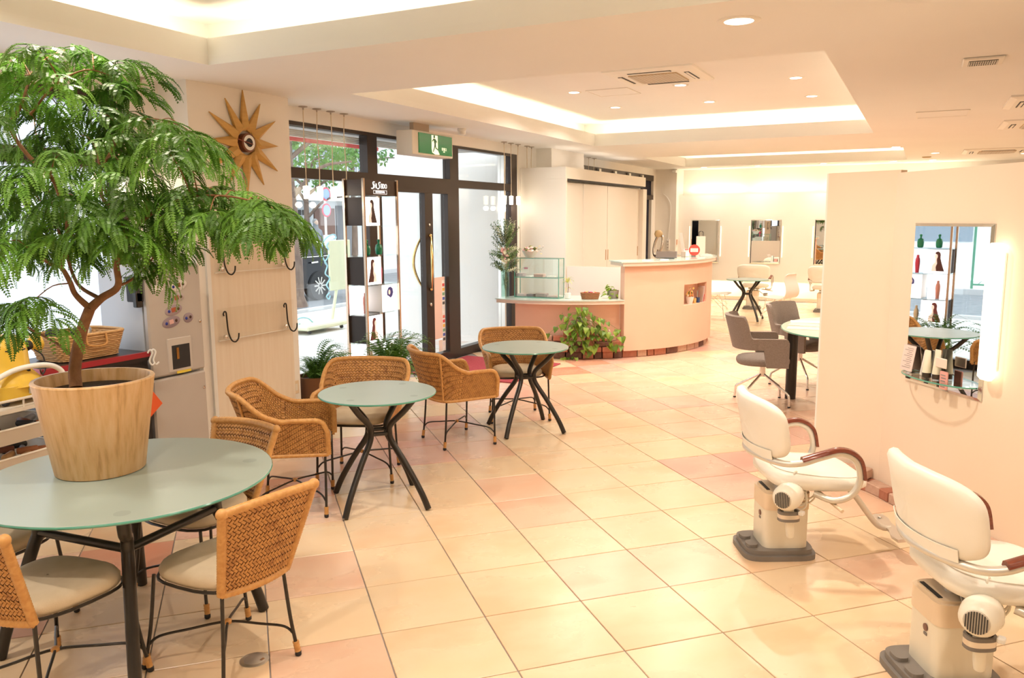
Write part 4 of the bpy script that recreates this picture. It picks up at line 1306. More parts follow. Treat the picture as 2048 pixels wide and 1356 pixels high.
# bricks: plinth course and the stepped stack under the low counter
sector(MB(), 1.80, 1.855, -50, 34, 0, .086).build('mortar_bed', m_mortar, tall, 30)
rb = random.Random(21)
def brick_course(par, r, a0, a1, z, h, pick, gap=.35):
    a = a0
    while a < a1 - 1:
        L = rb.choice((.20, .20, .10, .14))
        d = math.degrees(L / r)
        if a + d > a1: d = a1 - a
        mid = a + d / 2
        k = pick()
        p = pol(r, mid, z + h / 2) - CC
        inst('brick', bmesh_[k], par, p + V((0, 0, 0)), (0, 0, radians(mid + 90)), ((d - gap) * pi / 180 * r / .20, 1.0, h / .065))
        a += d
brick_course(tall, 1.845, -49.5, 30, 0, .084, lambda: rb.choice((0, 2, 3, 1, 2, 3)))
stk = empty('brick_stack', CC, 0, 'stepped stack of loose bricks under the low counter, overgrown by ivy', 'bricks')
for (z, a0, a1, r, pal) in ((0, -80, -49.6, 1.87, (2, 1, 3, 2, 1)), (.086, -80, -49.6, 1.90, (2, 1, 3, 1)), (.152, -79, -50, 1.88, (1, 2, 3, 2)), (.218, -80, -52, 1.87, (0, 0, 1, 0)), (.284, -72, -57, 1.87, (1, 0, 1)), (.35, -69, -62, 1.87, (3, 1))):
    brick_course(stk, r, a0, a1, z, .084 if z == 0 else .064, lambda: rb.choice(pal))
# ivy
m_ivy = [leafy('ivy_leaf_a', (.20, .34, .03), (.32, .46, .06), .35, .3, 30), leafy('ivy_leaf_b', (.10, .22, .025), (.18, .32, .04), .35, .3, 30)]
def heart(L=.062, W=.05):
    out = [(0, 0), (-.12, .22), (-.05, .46), (.18, .52), (.5, .36), (.8, .14), (1.0, 0)]
    pts = out + [(x, -y) for x, y in out[-2:0:-1]]
    vs = [V((x * L, y * W, -.25 * L * x * x + .10 * W * abs(y) * 2)) for x, y in pts]
    vs.append(V((.3 * L, 0, -.015 * L)))
    c = len(vs) - 1
    fs = [(i, (i + 1) % len(pts), c) for i in range(len(pts))]
    b = MB().add(vs, fs)
    b.tube([(0, 0, 0), (-.25 * L, 0, .05 * L), (-.5 * L, 0, -.1 * L)], .0012, 4)
    return b
HEART = [heart(.066, .062).mesh('leaf', m_ivy[0], True), heart(.055, .05).mesh('leaf', m_ivy[1], True), heart(.075, .066).mesh('leaf', m_ivy[0], True), heart(.07, .062).mesh('leaf', m_ivy[1], True)]
ivy = empty('ivy_plant', pol(1.9, -66, .35), 0, 'light green trailing ivy spilling over the brick stack', 'plant')
ioff = -V(ivy.location)
ri = random.Random(5)
ivp = [(1158, 614), (1140, 628), (1150, 630), (1163, 628), (1172, 622), (1180, 626), (1134, 640), (1146, 642), (1158, 645), (1186, 634), (1194, 640), (1205, 640), (1128, 650), (1142, 655), (1155, 655), (1164, 650), (1170, 648), (1196, 652), (1208, 655), (1112, 655), (1132, 662), (1146, 665), (1152, 672), (1160, 662), (1166, 670), (1172, 665), (1150, 650), (1200, 668), (1210, 670), (1198, 676), (1216, 665), (1222, 672), (1230, 664), (1238, 660), (1236, 675), (1245, 674), (1125, 676), (1134, 678), (1128, 684), (1142, 682), (1148, 692), (1158, 684), (1166, 690), (1172, 686), (1178, 694), (1192, 690), (1188, 696), (1180, 704), (1166, 700), (1146, 714), (1126, 717), (1138, 716), (1152, 716), (1170, 710), (1232, 690), (1242, 692), (1216, 693), (1096, 668), (1082, 668), (1215, 645), (1176, 680), (1184, 672), (1140, 672), (1156, 636), (1168, 640), (1190, 664)]
ivp += [(ri.gauss(1158, 20), ri.gauss(655, 17)) for _ in range(46)] + [(ri.uniform(1185, 1245), ri.uniform(655, 695)) for _ in range(16)]
src = pol(1.90, -66, .50)
for k, (u, v) in enumerate(ivp):
    p = cyl_hit(u, v, 1.96 + ri.uniform(-.01, .07))
    if p is None: continue
    p.z = min(.64, max(.02, p.z))
    an = math.atan2(p.y - CC.y, p.x - CC.x)
    inst('leaf', HEART[k % 4], ivy, p + ioff, (ri.uniform(-.5, .5), ri.uniform(.5, 1.2), an + ri.uniform(-.9, .9)), ri.uniform(.85, 1.25))
    if k % 3 == 0:
        a = src + ioff + V((0, 0, ri.uniform(-.1, .05)))
        q = p + ioff
        MB().tube(catmull([a, a.lerp(q, .5) + V((cos(an) * .04, sin(an) * .04, .05)), q], 5), .0018, 4).build('vine', m_ivy[1], ivy, True)
e = empty('ivy_pot', pol(1.885, -65, .415), 0, 'small white pot half hidden by the ivy on the bricks', 'pot')
MB().lathe([(.035, 0), (.05, .09), (.053, .1), (.046, .1), (.04, .02), (.001, .02)], 24, caps=False).build('pot_body', m_white, e, True)
# small figurines of plaster on the bricks
m_plaster = M('plaster_pink', (.80, .60, .50), .7)
for k, (u, v, z, lab) in enumerate(((1181, 648, .415, 'tiny plaster figurine among the ivy at the top brick'), (1218, 672, .284, 'tiny plaster figurine near the counter edge'), (1172, 668, .284, 'tiny pale figurine low in the ivy'))):
    p = cyl_hit(u, v, 1.90)
    e = empty('figurine', (p.x, p.y, z), 0, lab, 'figurine', 'plaster figurines among the ivy')
    MB().lathe([(.018, 0), (.02, .02), (.014, .04), (.008, .05)], 12).build('body', m_plaster, e, True)
    MB().ball((0, 0, .06), .014, 10, 7).build('head', m_plaster, e, True)
    for s in (-1, 1): MB().ball((.004, s * .02, .035), (.006, .016, .02), 8, 6).build('wing', m_plaster, e, True)
# ---------------------------------------------------------------- niche items
NZ = .60
e = empty('flower_pot', pol(1.865, -14.5, NZ), 0, 'white pot of orange and yellow flowers in the counter niche', 'flower pot')
MB().lathe([(.032, 0), (.052, .095), (.048, .095), (.03, .01), (.001, .01)], 22, caps=False).build('pot_body', m_white, e, True)
rf = random.Random(9)
fcol = [M('bloom_orange', (.85, .30, .08), .6), M('bloom_yellow', (.85, .60, .18), .6), M('bloom_cream', (.85, .72, .50), .6), M('bloom_leaf', (.12, .18, .04), .6)]
for k in range(26):
    a, r, z = rf.uniform(0, 2 * pi), rf.uniform(.0, .055), rf.uniform(.095, .17 if k < 20 else .23)
    MB().ball((r * cos(a), r * sin(a), z), rf.uniform(.010, .017), 7, 5).build('flower', fcol[k % 4], e)
e = MB().lathe([(.022, 0), (.026, .065), (.022, .065), (.018, .01), (.001, .01)], 16, caps=False).build('yellow_cup', M('mustard', (.75, .48, .16), .5), loc=pol(1.87, -10.8, NZ), label='small mustard cup in the counter niche', cat='cup')
e = empty('pen_cup', pol(1.875, -7.8, NZ), 0, 'dark blue pen cup in the counter niche', 'cup')
MB().lathe([(.026, 0), (.027, .07), (.023, .07), (.02, .01), (.001, .01)], 16, caps=False).build('cup_body', M('navy_cup', (.03, .07, .18), .4), e, True)
for k in range(3): MB().tube([(0, .004 * k, .02), (.01 * (k - 1), -.02 + .02 * k, .16)], .003, 6).build('pen', [m_white, M('pen_green', (.1, .35, .25), .4), M('pen_red', (.7, .1, .08), .4)][k], e)
for k, (dg, c, h, lab) in enumerate(((-5.6, (.45, .33, .26), .20, 'brown booklet standing in the counter niche'), (-4.2, (.75, .60, .58), .21, 'pale pink folder standing at the edge of the counter niche'), (-3.4, (.70, .06, .07), .10, 'red card at the edge of the counter niche'))):
    MB().box((0, 0, h / 2), (.075, .014, h), 0, .002).xf(Matrix.Rotation(radians(6), 4, 'Y')).build('booklet', M('booklet_%d' % k, c, .6), loc=pol(1.865, dg, NZ + .003), rz=radians(dg), label=lab, cat='booklet')
# ---------------------------------------------------------------- counter top things
TZ = 1.187
e = empty('tablet', pol(1.62, -21, TZ), radians(14), 'dark tablet lying propped on the reception counter', 'tablet')
mm = Matrix.Translation((0, 0, .004)) @ Matrix.Rotation(radians(24), 4, 'X')
MB().box((0, .09, .006), (.27, .18, .012), 0, .004).xf(mm).build('body', M('tablet_case', (.10, .09, .085), .4), e)
MB().box((0, .09, .0125), (.25, .16, .002)).xf(mm).build('screen', M('tablet_screen', (.12, .10, .09), .08), e)
MB().box((0, .17, .035), (.2, .012, .07)).build('stand', m_blackm, e)
e = empty('round_sign', pol(1.70, 4.5, TZ), radians(14), 'red round notice stand on the reception counter', 'sign')
RX = Matrix.Rotation(pi / 2, 3, 'X')
MB().lathe([(.075, -.003), (.075, .003)], 36, (0, 0, .085), RX).build('disc', M('sign_red', (.78, .07, .05), .4), e)
MB().box((0, -.0045, .085), (.10, .002, .05)).build('white_field', m_white, e)
q = MB()
for k in range(4): q.box((0, -.006, .102 - k * .011), (.08 - .01 * (k % 2), .001, .004))
q.build('printed_lines', M('sign_print', (.7, .3, .25), .6), e, kind='stuff')
MB().box((0, 0, .005), (.10, .06, .008), 0, .002).build('base', m_sglass, e)
e = empty('card_stand', pol(1.62, .5, TZ), radians(20), 'small white card stand left of the red round sign', 'card')
MB().box((0, 0, .055), (.065, .004, .10)).xf(Matrix.Rotation(radians(-8), 4, 'X')).build('card', m_white, e)
MB().box((0, -.004, .096), (.05, .002, .012)).build('red_strip', M('sign_red2', (.75, .12, .12), .5), e)
MB().box((0, .012, .004), (.075, .05, .008)).build('foot', m_sglass, e)
MB().box((0, 0, .035), (.05, .05, .07), 0, .004).build('small_box', M('taupe_box', (.42, .33, .27), .5), loc=pol(1.60, -2.5, TZ), label='small taupe box at the left of the counter cards', cat='box')
e = empty('paper_bag', pol(1.78, 22, TZ), radians(24), 'white paper carrier bag on the reception counter', 'bag')
MB().box((0, 0, .13), (.12, .07, .26), 0, .003).build('bag_body', M('bag_white', (.85, .76, .66), .6), e)
for s in (-1, 1): MB().tube(catmull([(-.03, s * .03, .26), (-.025, s * .03, .32), (.025, s * .03, .32), (.03, s * .03, .26)], 5), .003, 6).build('handle', m_blackm, e)
e = MB().box((0, 0, .16), (.045, .006, .32)).xf(Matrix.Rotation(radians(-10), 4, 'Y')).build('pink_banner', M('banner_pink', (.82, .52, .45), .6), loc=pol(1.55, 8, TZ), rz=radians(10), label='slim pink banner card leaning on the counter', cat='card')
for k in range(4):
    MB().box((0, 0, .006), (.16, .11, .012), 0, .001).build('flyer_stack', M('flyer_%d' % k, [(.85, .74, .64), (.82, .60, .52), (.86, .80, .70), (.80, .70, .62)][k], .6), loc=pol(1.84, 9 + k * 5, TZ), rz=radians(20 + k * 30), label=['first', 'second', 'third', 'fourth'][k] + ' flat stack of flyers right of the red round sign', cat='flyers', group='flyers on the counter')
for k in range(2):
    MB().box((0, 0, .004), (.09, .06, .008), 0, .001).build('notepad', m_paper, loc=pol(1.80, -38 + 9 * k, TZ), rz=radians(-30 + 20 * k), label=['left', 'right'][k] + ' small notepad near the left end of the reception counter', cat='notepad', group='notepads on the counter')
# ---------------------------------------------------------------- sliding door cabinet
cb = empty('sliding_cabinet', (-4.72, 12.1, 0), 0, 'large cream cabinet with sliding doors behind the reception', 'cabinet')
o = V((-4.72, 12.1, 0))
def cbx(x0, x1, y0, y1, z0, z1, bv=0): return MB().bx(x0 - o.x, x1 - o.x, y0 - o.y, y1 - o.y, z0, z1, bv)
cbx(-5.06, -4.41, 10.3, 10.325, 0, 2.245).build('end_panel', m_cab, cb)
cbx(-4.94, -4.47, 10.325, 13.88, 0, 1.03).build('lower_body', m_cab, cb)
cbx(-4.94, -4.47, 10.325, 13.88, 1.03, 2.235).build('upper_body', m_cab, cb)
cbx(-4.94, -4.372, 10.32, 13.86, 2.245, 2.40).build('top_fascia', m_cab, cb)
cbx(-5.06, -4.372, 10.295, 10.32, 2.245, 2.40).build('top_fascia', m_cab, cb)
cbx(-4.41, -4.37, 10.3, 10.345, 0, 2.245).build('side_frame', m_cab, cb); cbx(-4.47, -4.36, 13.70, 13.90, 0, 2.2).build('side_frame', m_cab, cb)
cbx(-4.42, -4.372, 10.345, 13.75, 2.215, 2.245).build('door_track', m_blackm, cb)
for k, (y0, y1, x) in enumerate(((10.35, 11.09, -4.43), (11.075, 12.06, -4.415), (12.075, 12.9, -4.415), (12.9, 13.70, -4.43))):
    d = cbx(x - .022, x, y0, y1, .06, 2.20).build('sliding_door', m_cab, cb)
    if k in (1, 2, 3):
        yy = {1: y1 - .05, 2: y0 + .03, 3: y1 - .06}[k]
        cbx(x, x + .006, yy - .011, yy + .011, 1.06, 1.22).build('pull', M('pull_gold', (.62, .42, .25), .3, .6), d)
cbx(-4.46, -4.40, 10.35, 13.70, .0, .055).build('plinth', m_cab, cb)
MB().bx(-.55, .53, -.012, .012, 0, 1.055).build('screen_panel', m_cab, None, label='plain cream screen panel standing behind the low counter', cat='screen', loc=(-3.80, 10.312, 0))
# ---------------------------------------------------------------- low counter things
GZ = .726
sc1 = empty('glass_showcase', (-4.27, 9.215, GZ), radians(1.5), 'two tier glass showcase on the low counter', 'showcase')
w, d, h = .60, .17, .49
for nm, c, s in (('front_pane', (0, -d / 2, h / 2), (w, .005, h)), ('back_pane', (0, d / 2, h / 2), (w, .005, h)), ('side_pane', (-w / 2, 0, h / 2), (.005, d, h)), ('side_pane', (w / 2, 0, h / 2), (.005, d, h)), ('top_pane', (0, 0, h), (w, d, .006)), ('glass_shelf', (0, 0, .25), (w - .01, d - .01, .006)), ('bottom_pane', (0, 0, .004), (w, d, .006))):
    MB().box(c, s).build(nm, m_sglass, sc1)
for z in (.004, .25, h):
    for s in (-1, 1):
        MB().box((0, s * d / 2, z), (w, .008, .007)).build('polished_edge', m_gedge, sc1)
        MB().box((s * w / 2, 0, z), (.008, d, .007)).build('polished_edge', m_gedge, sc1)
for sx in (-1, 1):
    for sy in (-1, 1): MB().box((sx * w / 2, sy * d / 2, h / 2), (.008, .008, h)).build('polished_edge', m_gedge, sc1)
rs = random.Random(31)
sm = [M('box_mauve', (.55, .42, .42), .5), M('box_brown', (.16, .09, .07), .5), M('box_white', (.85, .80, .76), .5), M('box_pinkish', (.72, .52, .50), .5)]
lay = [(-.24, .26, .10, .04, 0), (-.12, .255, .08, .012, 2), (.02, .256, .13, .04, 3), (.18, .256, .10, .016, 2), (-.23, .009, .10, .03, 3), (-.10, .009, .09, .03, 1), (.05, .009, .14, .045, 0), (.2, .009, .13, .022, 3)]
for k, (x, z, L, hh, m) in enumerate(lay):
    e = MB().box((0, 0, hh / 2), (L, .09, hh), 0, .003).build('display_box', sm[m], loc=(-4.27 + x, 9.215 - .02, GZ + z - .0), rz=rs.uniform(-.1, .1), label=['first', 'second', 'third', 'fourth'][k % 4] + (' small box from the left on the upper showcase tier' if k < 4 else ' small box from the left on the bottom showcase tier'), cat='box', group='cosmetic boxes in the showcase')
e = empty('price_card', (-4.44, 9.19, GZ + .30), 0, 'white and pink card standing in the upper showcase tier', 'card')
MB().box((0, 0, .04), (.075, .004, .085)).build('card', m_white, e); MB().box((0, -.003, .062), (.05, .002, .02)).build('pink_print', M('hot_pink', (.8, .2, .3), .5), e)
# flower bowl on the showcase
e = empty('flower_bowl', (-4.39, 9.2, GZ + .494), 0, 'ivory boat shaped bowl of pink flowers on the glass showcase', 'flowers')
MB().lathe([(.05, 0), (.09, .06), (.105, .09), (.098, .09), (.08, .06), (.001, .04)], 28, caps=False, sx=1.05, sy=.7).build('bowl', m_white, e, True)
fp = [M('rose_pink', (.85, .48, .46), .6), M('rose_pale', (.88, .66, .60), .6), M('foliage_olive', (.20, .26, .08), .6), M('bud_yellow', (.85, .62, .30), .6)]
petal = MB()
for k in range(6):
    a = k * pi / 3
    petal.ball((.012 * cos(a), .012 * sin(a), .004), (.012, .010, .006), 7, 4, Matrix.Rotation(a, 3, 'Z'))
petal.ball((0, 0, .01), .009, 8, 5)
PET = [petal.mesh('flower', m, True) for m in fp]
for k in range(24):
    a, r = rs.uniform(0, 2 * pi), rs.uniform(0, .10)
    inst('flower', PET[k % 3], e, (r * cos(a) * 1.05, r * sin(a) * .7, .085 + .06 * (1 - r / .1) * rs.uniform(.4, 1.2)), (rs.uniform(-.5, .5), rs.uniform(-.5, .5), a), rs.uniform(.9, 1.4))
for k in range(7):
    x = .08 + k * .018
    MB().tube(catmull([(.05, 0, .08), (x * .8, .0, .11), (x, rs.uniform(-.03, .03), .10 + rs.uniform(-.04, .06))], 4), .0015, 4).build('stem', fp[2], e)
    inst('flower', PET[3 if k % 2 else 1], e, (x, rs.uniform(-.03, .03), .10 + rs.uniform(-.05, .05)), (0, 0, k), .6)
# tall arrangement in a vase
va = empty('flower_vase', (-4.63, 8.985, GZ), 0, 'tall glass vase with a bushy green and pink flower arrangement', 'flowers')
MB().lathe([(.045, 0), (.05, .01), (.052, .40), (.056, .42), (.05, .42), (.046, .02), (.001, .02)], 24, caps=False).build('vase', clear_glass('vase_glass', (.80, .90, .86), .08), va, True)
lm = [leafy('bouquet_leaf_a', (.16, .26, .08), (.24, .34, .13), .5, .25, 30), leafy('bouquet_leaf_b', (.08, .17, .05), (.14, .25, .08), .5, .25, 30), M('bouquet_pale', (.60, .62, .45), .6)]
def sprig(n, L, w, m, seed):
    r = random.Random(seed)
    b = MB()
    for k in range(n):
        t = (k + 1) / n
        p = V((.02 * sin(t * 2), 0, L * t))
        a = k * 2.4
        d = V((cos(a), sin(a), .5)).normalized()
        u = d.cross(V((0, 0, 1))).normalized()
        q = .042 * (1.1 - .4 * t)
        b.add([p, p + d * q * .5 + u * w, p + d * q, p + d * q * .5 - u * w], [(0, 1, 2, 3)])
    b.tube([(0, 0, 0), (.02 * sin(1), 0, L * .5), (.02 * sin(2), 0, L)], .0015, 4)
    return b.mesh('sprig', m)
SPR = [sprig(26, .22, .010, lm[0], 1), sprig(34, .26, .009, lm[1], 2), sprig(22, .18, .013, lm[0], 3), sprig(30, .24, .007, lm[2], 4)]
for k in range(110):
    z = rs.uniform(.36, .82)
    a = rs.uniform(0, 2 * pi)
    t = rs.uniform(.4, 1.5) if z < .7 else rs.uniform(0, .6)
    inst('sprig', SPR[k % 4 if k % 7 else 3], va, (.03 * cos(a), .03 * sin(a), z - .05), (0, t, a), rs.uniform(.6, .85) if z < .7 else .95)
for k in range(9): inst('sprig', SPR[1], va, (rs.uniform(-.03, .03), rs.uniform(-.03, .03), .36 - k * .016), (rs.uniform(-.3, .3), pi - .1, k), .55)
for k in range(16):
    inst('flower', PET[k % 2], va, (.03 + rs.uniform(-.04, .05), -.05 + rs.uniform(-.04, .02), rs.uniform(.44, .62)), (rs.uniform(0, 1.2), rs.uniform(0, 1.2), k), rs.uniform(.8, 1.3))
# dracaena, sweets basket, pothos pot
e = empty('potted_dracaena', (-3.875, 9.21, GZ), 0, 'small yellow green plant in a white cube pot beside the showcase', 'plant')
MB().box((0, 0, .035), (.06, .06, .07), 0, .006).build('pot', m_white, e)
MB().tube([(0, 0, .06), (.005, 0, .13), (.002, 0, .19)], .004, 6).build('stem', m_bark, e)
strap = MB()
strap.add([V((0, -.004, 0)), V((0, .004, 0)), V((.045, .006, .035)), V((.045, -.006, .035)), V((.085, .004, .03)), V((.085, -.004, .03)), V((.11, 0, .008))], [(0, 1, 2, 3), (3, 2, 4, 5), (5, 4, 6)])
STRAP = strap.mesh('leaf', leafy('dracaena_leaf', (.45, .48, .08), (.60, .58, .16), .4, .3, 30))
for k in range(18): inst('leaf', STRAP, e, (0, 0, .19 + .004 * (k % 4)), (0, rs.uniform(-.7, .3), k * 2.4), rs.uniform(.7, 1.1))
for k in range(4): inst('leaf', STRAP, e, (0, 0, .12), (0, rs.uniform(-.2, .5), k * 1.6), .8)
e = empty('sweets_basket', (-3.60, 9.26, GZ), radians(24), 'small brown woven basket of sweets on the low counter', 'basket')
m_choc = noisy('brown_weave', (.40, .18, .08), (.28, .12, .05), (90, 90, 90), .7, 2)
q = MB()
for r in range(7):
    k_ = .86 + .14 * r / 6
    pts = [(.115 * k_ * cos(2 * pi * i / 48) * (1.015 if (i + r) % 2 else .99), .07 * k_ * sin(2 * pi * i / 48) * (1.015 if (i + r) % 2 else .99), .006 + r * .0115) for i in range(48)]
    q.tube(pts, .0065, 5, True)
q.build('woven_wall', m_choc, e, True, kind='stuff')
MB().lathe([(.095, .002), (.095, .01), (.001, .01)], 30, sx=1.0, sy=.6).build('base', m_choc, e)
for k in range(14): MB().ball((rs.uniform(-.07, .07), rs.uniform(-.035, .035), .075 + rs.uniform(0, .012)), (.014, .010, .008), 7, 5).build('sweet', M('sweet_%d' % (k % 4), [(.7, .1, .1), (.8, .5, .1), (.4, .2, .5), (.8, .4, .45)][k % 4], .4), e)
e = empty('pothos_pot', (-3.37, 9.46, GZ), 0, 'trailing yellow green pothos in a grey pot at the low counter end', 'plant')
MB().lathe([(.055, 0), (.068, .10), (.06, .10), (.05, .02), (.001, .02)], 22, caps=False).build('pot', noisy('grey_terracotta', (.30, .26, .22), (.40, .34, .28), (50, 50, 50), .8, 3), e, True)
for k in range(34):
    a = rs.uniform(0, 2 * pi); r = rs.uniform(.01, .09)
    inst('leaf', HEART[(k % 2) * 2], e, (r * cos(a) - .03, r * sin(a) - .02, .10 + rs.uniform(-.04, .06) - (.05 if r > .06 else 0)), (rs.uniform(-.4, .4), rs.uniform(.0, .9), a), rs.uniform(.5, .8))
# hair processor behind the cabinet, cable strip on the far pillar
e = empty('hair_processor', (-4.20, 14.12, 0), radians(-35), 'silver hair processor ring on a stand behind the cabinet', 'machine')
m_sil = M('satin_silver', (.55, .50, .45), .25, .9)
MB().tube([(0, 0, .05), (0, 0, 1.15)], .02, 10).build('pole', m_sil, e, True)
for k in range(5): MB().bar((0, 0, .04), (.28 * cos(k * 2 * pi / 5), .28 * sin(k * 2 * pi / 5), .03), .04, .03).build('foot', m_blackm, e)
MB().tube([(.11 * sin(a), .0 + .05 * cos(a), 1.22 + .19 * cos(a)) for a in [2 * pi * k / 32 for k in range(32)]], .022, 10, True).build('ring', m_sil, e, True)
MB().lathe([(.05, 0), (.075, .05), (.06, .10), (.03, .12), (.001, .121)], 22, (0, 0, 1.37), caps=False).build('hood', M('hood_tan', (.62, .46, .25), .4), e, True)
e = empty('power_strip', (-4.77, 16.757, 1.05), 0, 'white power strip hanging on the far corner pillar', 'power strip')
MB().box((0, -.015, .10), (.06, .03, .22), 0, .004).build('body', m_white, e)
for k in range(3): MB().box((0, -.031, .04 + k * .06), (.03, .003, .03)).build('socket', M('socket_grey', (.5, .45, .42), .5), e)
MB().tube(catmull([(0, -.01, .21), (.03, -.01, .6), (.04, -.01, .9), (-.02, -.01, 1.05), (-.12, -.01, 1.15)], 6), .004, 6).build('cable', m_white, e, True)
e = MB().box((0, 0, 0), (.09, .08, .06), 0, .01).build('motion_sensor_box', m_white, loc=(-4.66, 16.71, 2.655), label='small white box under the ceiling at the far pillar', cat='sensor')
MB().box((0, 0, 0), (.012, .05, .11), 0, .002).build('wall_switch', M('switch_peach', (.80, .45, .30), .5), loc=(-4.612, 16.86, 1.20), label='slim orange wall switch beside the far back wall', cat='switch')
# ---------------------------------------------------------------- styling chairs
m_pumpc = M('pump_cream', (.80, .74, .60), .35)
m_pumpt = M('pump_tan', (.78, .62, .44), .4)
m_rub = M('grey_rubber', (.20, .18, .16), .6)
m_mahog = noisy('mahogany', (.24, .06, .03), (.16, .035, .02), (14, 90, 90), .25, 3, coat=.3)
m_alu = M('satin_aluminium', (.66, .63, .58), .3, .85)
m_tubem = M('frame_silver', (.70, .67, .60), .35, .5)
def styling_chair(name):
    e = empty(name)
    ox, oy = -.14, .02
    pb = empty('pump', (ox, oy, 0)); pb.parent = e
    MB().prism(superell(.185, .155, 40, 5), 0, .026).build('base_plate', m_rub, pb, 30)
    MB().prism(superell(.17, .14, 40, 5), .026, .05).build('base_step', m_rub, pb, 30)
    for y in (-.06, .05): MB().prism(superell(.026, .036, 24, 3, 0, -.135), .05, .066).xf(Matrix.Translation((0, y, 0))).build('pedal', m_rub, pb, 30)
    MB().prism(superell(.115, .105, 36, 6, 0, .03), .05, .25).build('lower_housing', m_pumpc, pb, 30)
    b = MB(); o = superell(.118, .108, 36, 6, 0, .03)
    b.prism(o, .25, .335); b.prism(superell(.105, .095, 36, 6, 0, .03), .335, .345)
    b.build('upper_housing', m_pumpt, pb, 30)
    MB().box((-.06, 0, .346), (.016, .13, .004)).build('slot', m_blackm, pb)
    MB().lathe([(.014, 0), (.014, .004), (.001, .005)], 18, (-.0855, -.03, .215), Matrix.Rotation(-pi / 2, 3, 'Y')).build('badge', M('badge_brown', (.16, .07, .05), .3), pb, True)
    MB().box((-.0865, -.03, .19), (.003, .02, .01)).build('badge_plate', m_rub, pb)
    MB().cyl((ox + .03, oy, .335), .045, .07, 20).build('piston', m_chrome, e, True)
    MB().bx(-.14, .16, -.10, .10, .365, .39).build('seat_bracket', m_tubem, e)
    # seat
    b = MB()
    def seat(u, v):
        a = 2 * pi * u
        c, s = cos(a), sin(a)
        x = abs(c) ** .55 * (1 if c > 0 else -1); y = abs(s) ** .5 * (1 if s > 0 else -1)
        prof = [(.90, 0), (1, .3), (1, .6), (.95, .85), (.86, 1), (.5, 1.06), (.001, 1.06)]
        k, z = prof[min(6, int(round(v * 6)))]
        X, Y = .245 * x * k, .235 * y * k * (1 + .06 * x)
        th = .07 - .015 * (X / .245)
        return V((X + .01, Y, .392 + th * z + .012 * max(0, -X / .245)))
    b.grid(seat, 44, 6, True)
    b.build('seat', m_leath, e, 75)
    sm_ = []
    for k in range(44):
        p = seat(k / 44, 4 / 6); sm_.append(p + V((0, 0, .001)))
    MB().tube(sm_, .0028, 5, True).build('seat_piping', m_leath, e, True)
    # back rest
    def back(u, v):
        s, t = (u - .5) * 2, (v - .5) * 2
        y = .295 * s * (1 + .05 * t)
        x = -.268 + .095 * s * s - .055 * (t + 1) * .5
        z = .695 + .148 * t * (1 - .10 * abs(s) ** 4)
        return V((x, y, z))
    n = 26
    outl = []
    for k in range(n * 2):
        a = 2 * pi * k / (n * 2)
        c, s = cos(a), sin(a)
        outl.append((abs(c) ** .42 * (1 if c > 0 else -1), abs(s) ** .48 * (1 if s > 0 else -1)))
    b = MB(); vs = []
    rings = [(.0, -.030), (.5, -.030), (.88, -.026), (.97, -.016), (1, 0), (.97, .016), (.88, .026), (.5, .030), (.0, .030)]
    for k, off in rings:
        for (s, t) in outl:
            p = back(.5 + s * .5 * k, .5 + t * .5 * k)
            p1 = back(.5 + s * .5 * k + .01, .5 + t * .5 * k); p2 = back(.5 + s * .5 * k, .5 + t * .5 * k + .01)
            nn = (p1 - p).cross(p2 - p).normalized()
            vs.append(p + nn * off)
    m_ = len(outl)
    fs = [(r * m_ + i, r * m_ + (i + 1) % m_, (r + 1) * m_ + (i + 1) % m_, (r + 1) * m_ + i) for r in range(len(rings) - 1) for i in range(m_)]
    b.add(vs, fs).build('backrest', m_leath, e, 80)
    MB().slab(lambda u, v: (back(.12 + .76 * u, .02 + .16 * v) + V((-.034, 0, -.004)), V((-1, 0, 0))), 14, 2, .004).build('back_flap', m_leath, e, True)
    # arm frame: one bent tube
    def side(s):
        return [V((-.03, s * .20, .378)), V((.04, s * .262, .364)), V((.115, s * .28, .395)), V((.152, s * .286, .475)), V((.128, s * .288, .565)), V((.055, s * .288, .605)), V((-.04, s * .286, .585)), V((-.13, s * .28, .556)), V((-.205, s * .245, .545))]
    pth = side(1) + [V((-.27, .13, .545)), V((-.298, 0, .547)), V((-.27, -.13, .545))] + side(-1)[::-1]
    MB().tube(catmull(pth, 6), .0165, 12).build('arm_frame', m_tubem, e, True)
    for s in (1, -1):
        pts = catmull(side(s)[3:8], 6)
        P = []
        cx_ = V((.02, s * .286, .48))
        b = MB()
        vs = []
        for p in pts:
            d = (p - cx_); d.y = 0; d.normalize()
            if p.x < .01: d = V((0, 0, 1))
            for (w_, h_) in ((-.022, .010), (-.018, .026), (0, .031), (.018, .026), (.022, .010)):
                vs.append(p + V((0, w_, 0)) + d * h_)
        k = len(pts)
        fs = [(i * 5 + j, i * 5 + j + 1, (i + 1) * 5 + j + 1, (i + 1) * 5 + j) for i in range(k - 1) for j in range(4)]
        fs += [(i * 5 + 4, i * 5, (i + 1) * 5, (i + 1) * 5 + 4) for i in range(k - 1)]
        fs += [(0, 1, 2, 3, 4), tuple((k - 1) * 5 + j for j in (4, 3, 2, 1, 0))]
        b.add(vs, fs).build('arm_pad', m_mahog, e, 60)
    # foot rest
    MB().tube(catmull([(.17, 0, .372), (.25, 0, .31), (.37, 0, .155), (.42, 0, .12), (.46, 0, .115)], 6), .0155, 10).build('footrest_tube', m_tubem, e, True)
    fp_ = [(-.045, -.16), (0, -.175), (.03, -.15), (.032, -.09), (.018, -.03), (.018, .03), (.032, .09), (.03, .15), (0, .175), (-.045, .16), (-.05, .10), (-.03, .04), (-.03, -.04), (-.05, -.10)]
